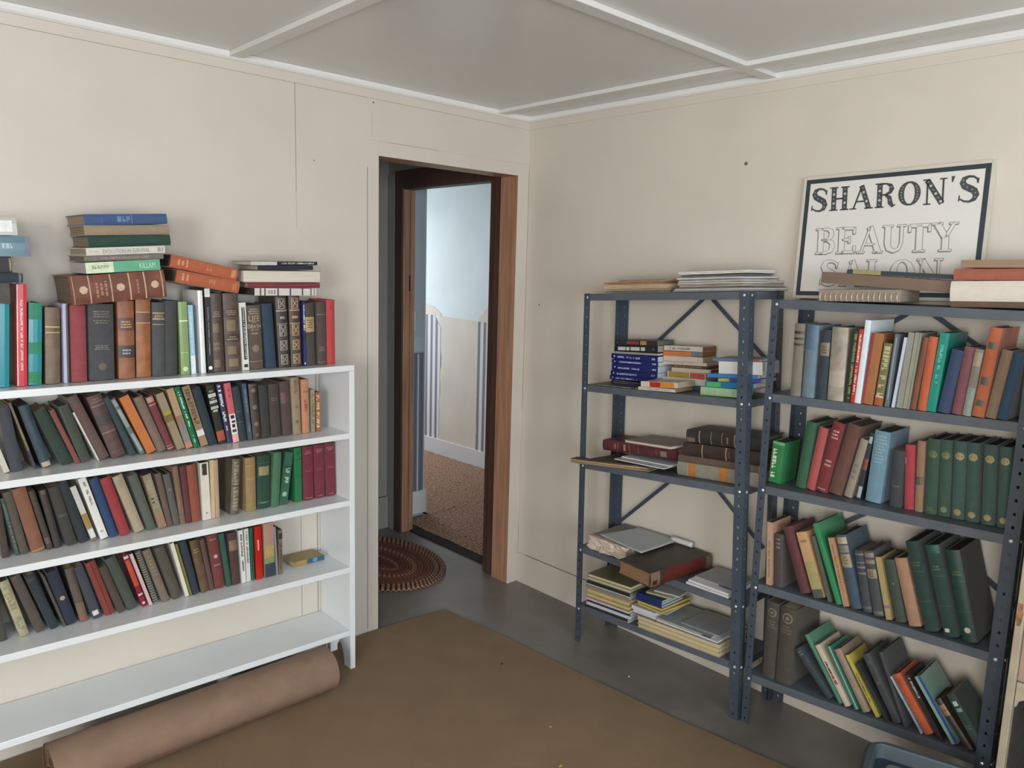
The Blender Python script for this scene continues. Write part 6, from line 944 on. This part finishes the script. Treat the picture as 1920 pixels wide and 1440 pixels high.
for c, x in w1:
    yb = .292 if c != "'" else .297
    strokes(q, GLY[c][1], x, yb, .080, 0, .0007, 0)
    for (pts, ws) in GLY[c][1]:                                    # pale dots and wedges down the thick strokes
        if c == "'": continue
        W_ = ws if isinstance(ws, (list, tuple)) else [ws] * len(pts); acc = 0
        for (p, r), (wp, wr) in zip(zip(pts, pts[1:]), zip(W_, W_[1:])):
            L_ = math.hypot(r[0] - p[0], r[1] - p[1]); k = 0
            if min(wp, wr) < .15: continue
            n_ = max(1, int(L_ / .17))
            for i in range(n_):
                f = (i + .5) / n_; cx, cy = x + .080 * (p[0] + (r[0] - p[0]) * f - .055 * (p[1] + (r[1] - p[1]) * f)), yb + .080 * (p[1] + (r[1] - p[1]) * f); rr = .0042 if i % 2 else .0032
                nb = len(q.v); q.v.append((cx, cy, .0011)); m_ = 9 if i % 2 else 4
                q.v += [(cx + rr * math.cos(2 * math.pi * j / m_ + .6), cy + rr * math.sin(2 * math.pi * j / m_ + .6), .0011) for j in range(m_)]
                for j in range(m_): q.f.append((nb, nb + 1 + j, nb + 1 + (j + 1) % m_)); q.m.append(1 if i % 2 else 2)
q.build('lettering', [SD, mat('sign_dot', (.50, .51, .50), .5, 0), mat('sign_wedge', (.25, .26, .26), .5, 0)], sign)
for s, x0, x1, yb, hg in (('BEAUTY', .062, .500, .148, .087), ('SALON', .088, .478, .040, .086)):
    q = MB(); wd, hh = word(s, x0, x1, yb, hg, .05)
    for c, x in wd:
        strokes(q, GLY[c][1], x - .0022, yb - .0026, hg, .0014, .0004, 0); strokes(q, GLY[c][1], x, yb, hg, .0014, .0008, 0); strokes(q, GLY[c][1], x, yb, hg, -.0004, .0012, 1)
    q.build('lettering', [SOUT, SPALE], sign)

# ------------------------------------------------------------ rolled carpet on the floor
RC = (.225, .145, .102)
ROLL = mat('pinkish_carpet_backing', RC, .8, .10, 14, .3); ROLLD = mat('carpet_edge_brown', (.13, .065, .04), .9, .2, 40)
roll = empty('rolled_carpet', Matrix.Translation((-1.72, -.287, .008))); tag(roll, 'rolled-up pinkish-tan carpet lying on the floor under the front of the bookcase', 'carpet roll')
def rollpt(x, r, a):
    rr = r + .0016 * noise.noise(Vector((x * 3, math.cos(a) * 2, math.sin(a) * 2))); return (x, -.286 + rr * 1.06 * math.cos(a), .0865 + max(-.078, rr * .975 * math.sin(a)))
q = MB(); NX, NA = 44, 44
xs = [-2.18 + (2.18 - 1.256) * i / NX for i in range(NX + 1)]
for i in range(NX):
    for j in range(NA):
        a0, a1 = 2 * math.pi * j / NA, 2 * math.pi * (j + 1) / NA; q.quad(rollpt(xs[i], .08, a0), rollpt(xs[i + 1], .08, a0), rollpt(xs[i + 1], .08, a1), rollpt(xs[i], .08, a1))
o = q.build('outer_layer', ROLL, smooth=True); child(o, roll)
q = MB()                                                               # spiral of layers seen at the two ends
for xe, sg in ((-1.2565, 1), (-2.1795, -1)):
    n_ = 150; r0 = .012
    for i in range(n_):
        a0, a1 = 2 * math.pi * 7 * i / n_, 2 * math.pi * 7 * (i + 1) / n_; ra, rb = r0 + .062 * i / n_, r0 + .062 * (i + 1) / n_; w_ = .0098
        pt = lambda a, r: (xe - sg * .006 * (r < .02), -.286 + min(r, .0775) * 1.06 * math.cos(a), .0865 + max(-.077, min(r, .0775) * .975 * math.sin(a)))
        q.quad(pt(a0, ra), pt(a0, ra + w_), pt(a1, rb + w_), pt(a1, rb), (i // 3) % 2 if i % 21 == 0 else (0 if (i % 22) > 3 else 1))
o = q.build('wound_layers', [ROLLD, ROLL]); child(o, roll)
# the loose outer flap along the lower front
q = MB(); ra = random.Random(8); prev = None
fl = [(-2.18 + .924 * i / 40) for i in range(41)]; ang = [math.radians(206 + 10 * i / 40 + ra.uniform(-2.2, 2.2) + (5 * math.exp(-((i - 27) / 3.) ** 2))) for i in range(41)]
for i in range(40):
    x0, x1 = fl[i], fl[i + 1]
    def fp(x, a, lift): r = .0815 + lift; return (x, -.286 + r * 1.06 * math.cos(a), .0865 + max(-.0775, r * .975 * math.sin(a)))
    q.quad(fp(x0, ang[i], .0012), fp(x1, ang[i + 1], .0012), fp(x1, ang[i + 1] + .45, 0), fp(x0, ang[i] + .45, 0)); q.quad(fp(x0, ang[i], .0012), fp(x1, ang[i + 1], .0012), fp(x1, ang[i + 1] - .03, -.0012), fp(x0, ang[i] - .03, -.0012), 1)
o = q.build('outer_flap', [ROLL, ROLLD]); child(o, roll)

# ------------------------------------------------------------ cream cabinet at the right edge
CREAM = mat('aged_cream_paint', (.31, .27, .20), .5, .10, 14, .15); TAN = mat('tan_board', (.27, .19, .14), .7, .2, 12, .2); BLK = mat('dark_interior', (.030, .026, .022), .85, .3, 60)
cab = empty('painted_cabinet', Matrix.Translation((-.21, -2.45, 0))); tag(cab, 'old cream-painted wooden cabinet standing beside the right rack, worn at its edge', 'cabinet')
def cb(mb, name, m, **k): child(mb.build(name, m, **k), cab)
q = MB(); q.box(-.42, -.012, -2.274, -2.256, 0, 1.45); cb(q, 'side_panel', CREAM, bevel=.002)
q = MB(); q.box(-.42, -.012, -2.72, -2.702, 0, 1.45); cb(q, 'side_panel', CREAM, bevel=.002)
q = MB(); q.box(-.42, -.012, -2.702, -2.274, 1.432, 1.45); cb(q, 'top_panel', CREAM, bevel=.002)
q = MB(); q.box(-.022, -.012, -2.702, -2.274, 0.02, 1.432); cb(q, 'back_panel', BLK)
q = MB(); q.box(-.405, -.392, -2.701, -2.2745, .585, 1.43); cb(q, 'door', TAN, bevel=.002)
arch = [(-2.275, .583), (-2.701, .583), (-2.701, .515)] + [(-2.488 - .208 * math.cos(math.pi * i / 16), .515 + .045 * math.sin(math.pi * i / 16) ** .6) for i in range(17)] + [(-2.275, .515)]
q = MB(); q.prism(arch, 0, -.409, -.393); cb(q, 'arched_rail', CREAM, bevel=.0015)
q = MB(); q.box(-.40, -.03, -2.700, -2.277, .05, .07); cb(q, 'shelf', BLK)
q = MB(); q.box(-.395, -.024, -2.2765, -2.2742, .072, .584); cb(q, 'added_dark_sheet', BLK)  # added black sheet, not a cabinet part; its colour makes the inside dark
q = MB(); rq = random.Random(2)
q.prism([(-2.2565 - .004 * rq.random(), .735 + .06 * i / 7) for i in range(8)] + [(-2.2735 + .006 * rq.random(), .795 - .06 * i / 7) for i in range(8)], 0, -.4208, -.4200); cb(q, 'peeled_patch', mat('bare_brown_wood', (.22, .11, .05), .8, .4, 80))

# ------------------------------------------------------------ plastic tub at the bottom edge
PL = mat('slate_plastic', (.050, .068, .080), .62, .06, 20, .1); PLD = mat('navy_plastic', (.022, .034, .060), .5, .1, 20); PLG = mat('grey_plastic_lid', (.13, .14, .14), .5, .08, 12)
tubM = Matrix.Translation((-.655, -2.153, .0085)) @ Matrix.Rotation(math.radians(15), 4, 'Z')
tub = empty('storage_tub', tubM); tag(tub, 'dark slate-blue plastic tub with rounded rim on the floor before the right rack', 'tub')
def rrect(hx, hy, r, z, k=7):
    return [(sx * (hx - r) + r * math.cos(a), sy_ * (hy - r) + r * math.sin(a), z) for (sx, sy_, a0) in ((1, 1, 0), (-1, 1, 90), (-1, -1, 180), (1, -1, 270)) for a in [math.radians(a0 + 90 * i / k) for i in range(k + 1)]]
def loft(rings, m=0):
    q = MB(); n = len(rings[0])
    for R_ in rings: q.v += R_
    for i in range(len(rings) - 1):
        for j in range(n): l = (j + 1) % n; q.f.append((i * n + j, i * n + l, (i + 1) * n + l, (i + 1) * n + j)); q.m.append(m)
    return q, n
q, n_ = loft([rrect(.17, 0.100, .05, .001), rrect(.175, 0.105, .055, .01), rrect(.20, 0.130, .06, .262)]); q.f.append(tuple(reversed(range(n_)))); q.m.append(0); q.build('tub_body', PL, tub, smooth=False)
q, n_ = loft([rrect(.203, 0.133, .052, .255), rrect(.214, 0.144, .056, .262), rrect(.217, 0.147, .058, .280), rrect(.213, 0.143, .056, .296), rrect(.206, 0.136, .052, .302), rrect(.192, 0.122, .026, .302), rrect(.189, 0.119, .024, .298), rrect(.188, 0.118, .024, .262)]); q.build('rim', PL, tub)
q, n_ = loft([rrect(.188, 0.118, .024, .262), rrect(.160, 0.090, .02, .262)]); q.build('groove', PLD, tub)
q, n_ = loft([rrect(.160, 0.090, .02, .262), rrect(.157, 0.087, .02, .270), rrect(.02, 0.020, .01, .271)]); q.f.append(tuple((len(q.v) - n_) + j for j in range(n_))); q.m.append(0); q.build('lid_panel', PLG, tub)
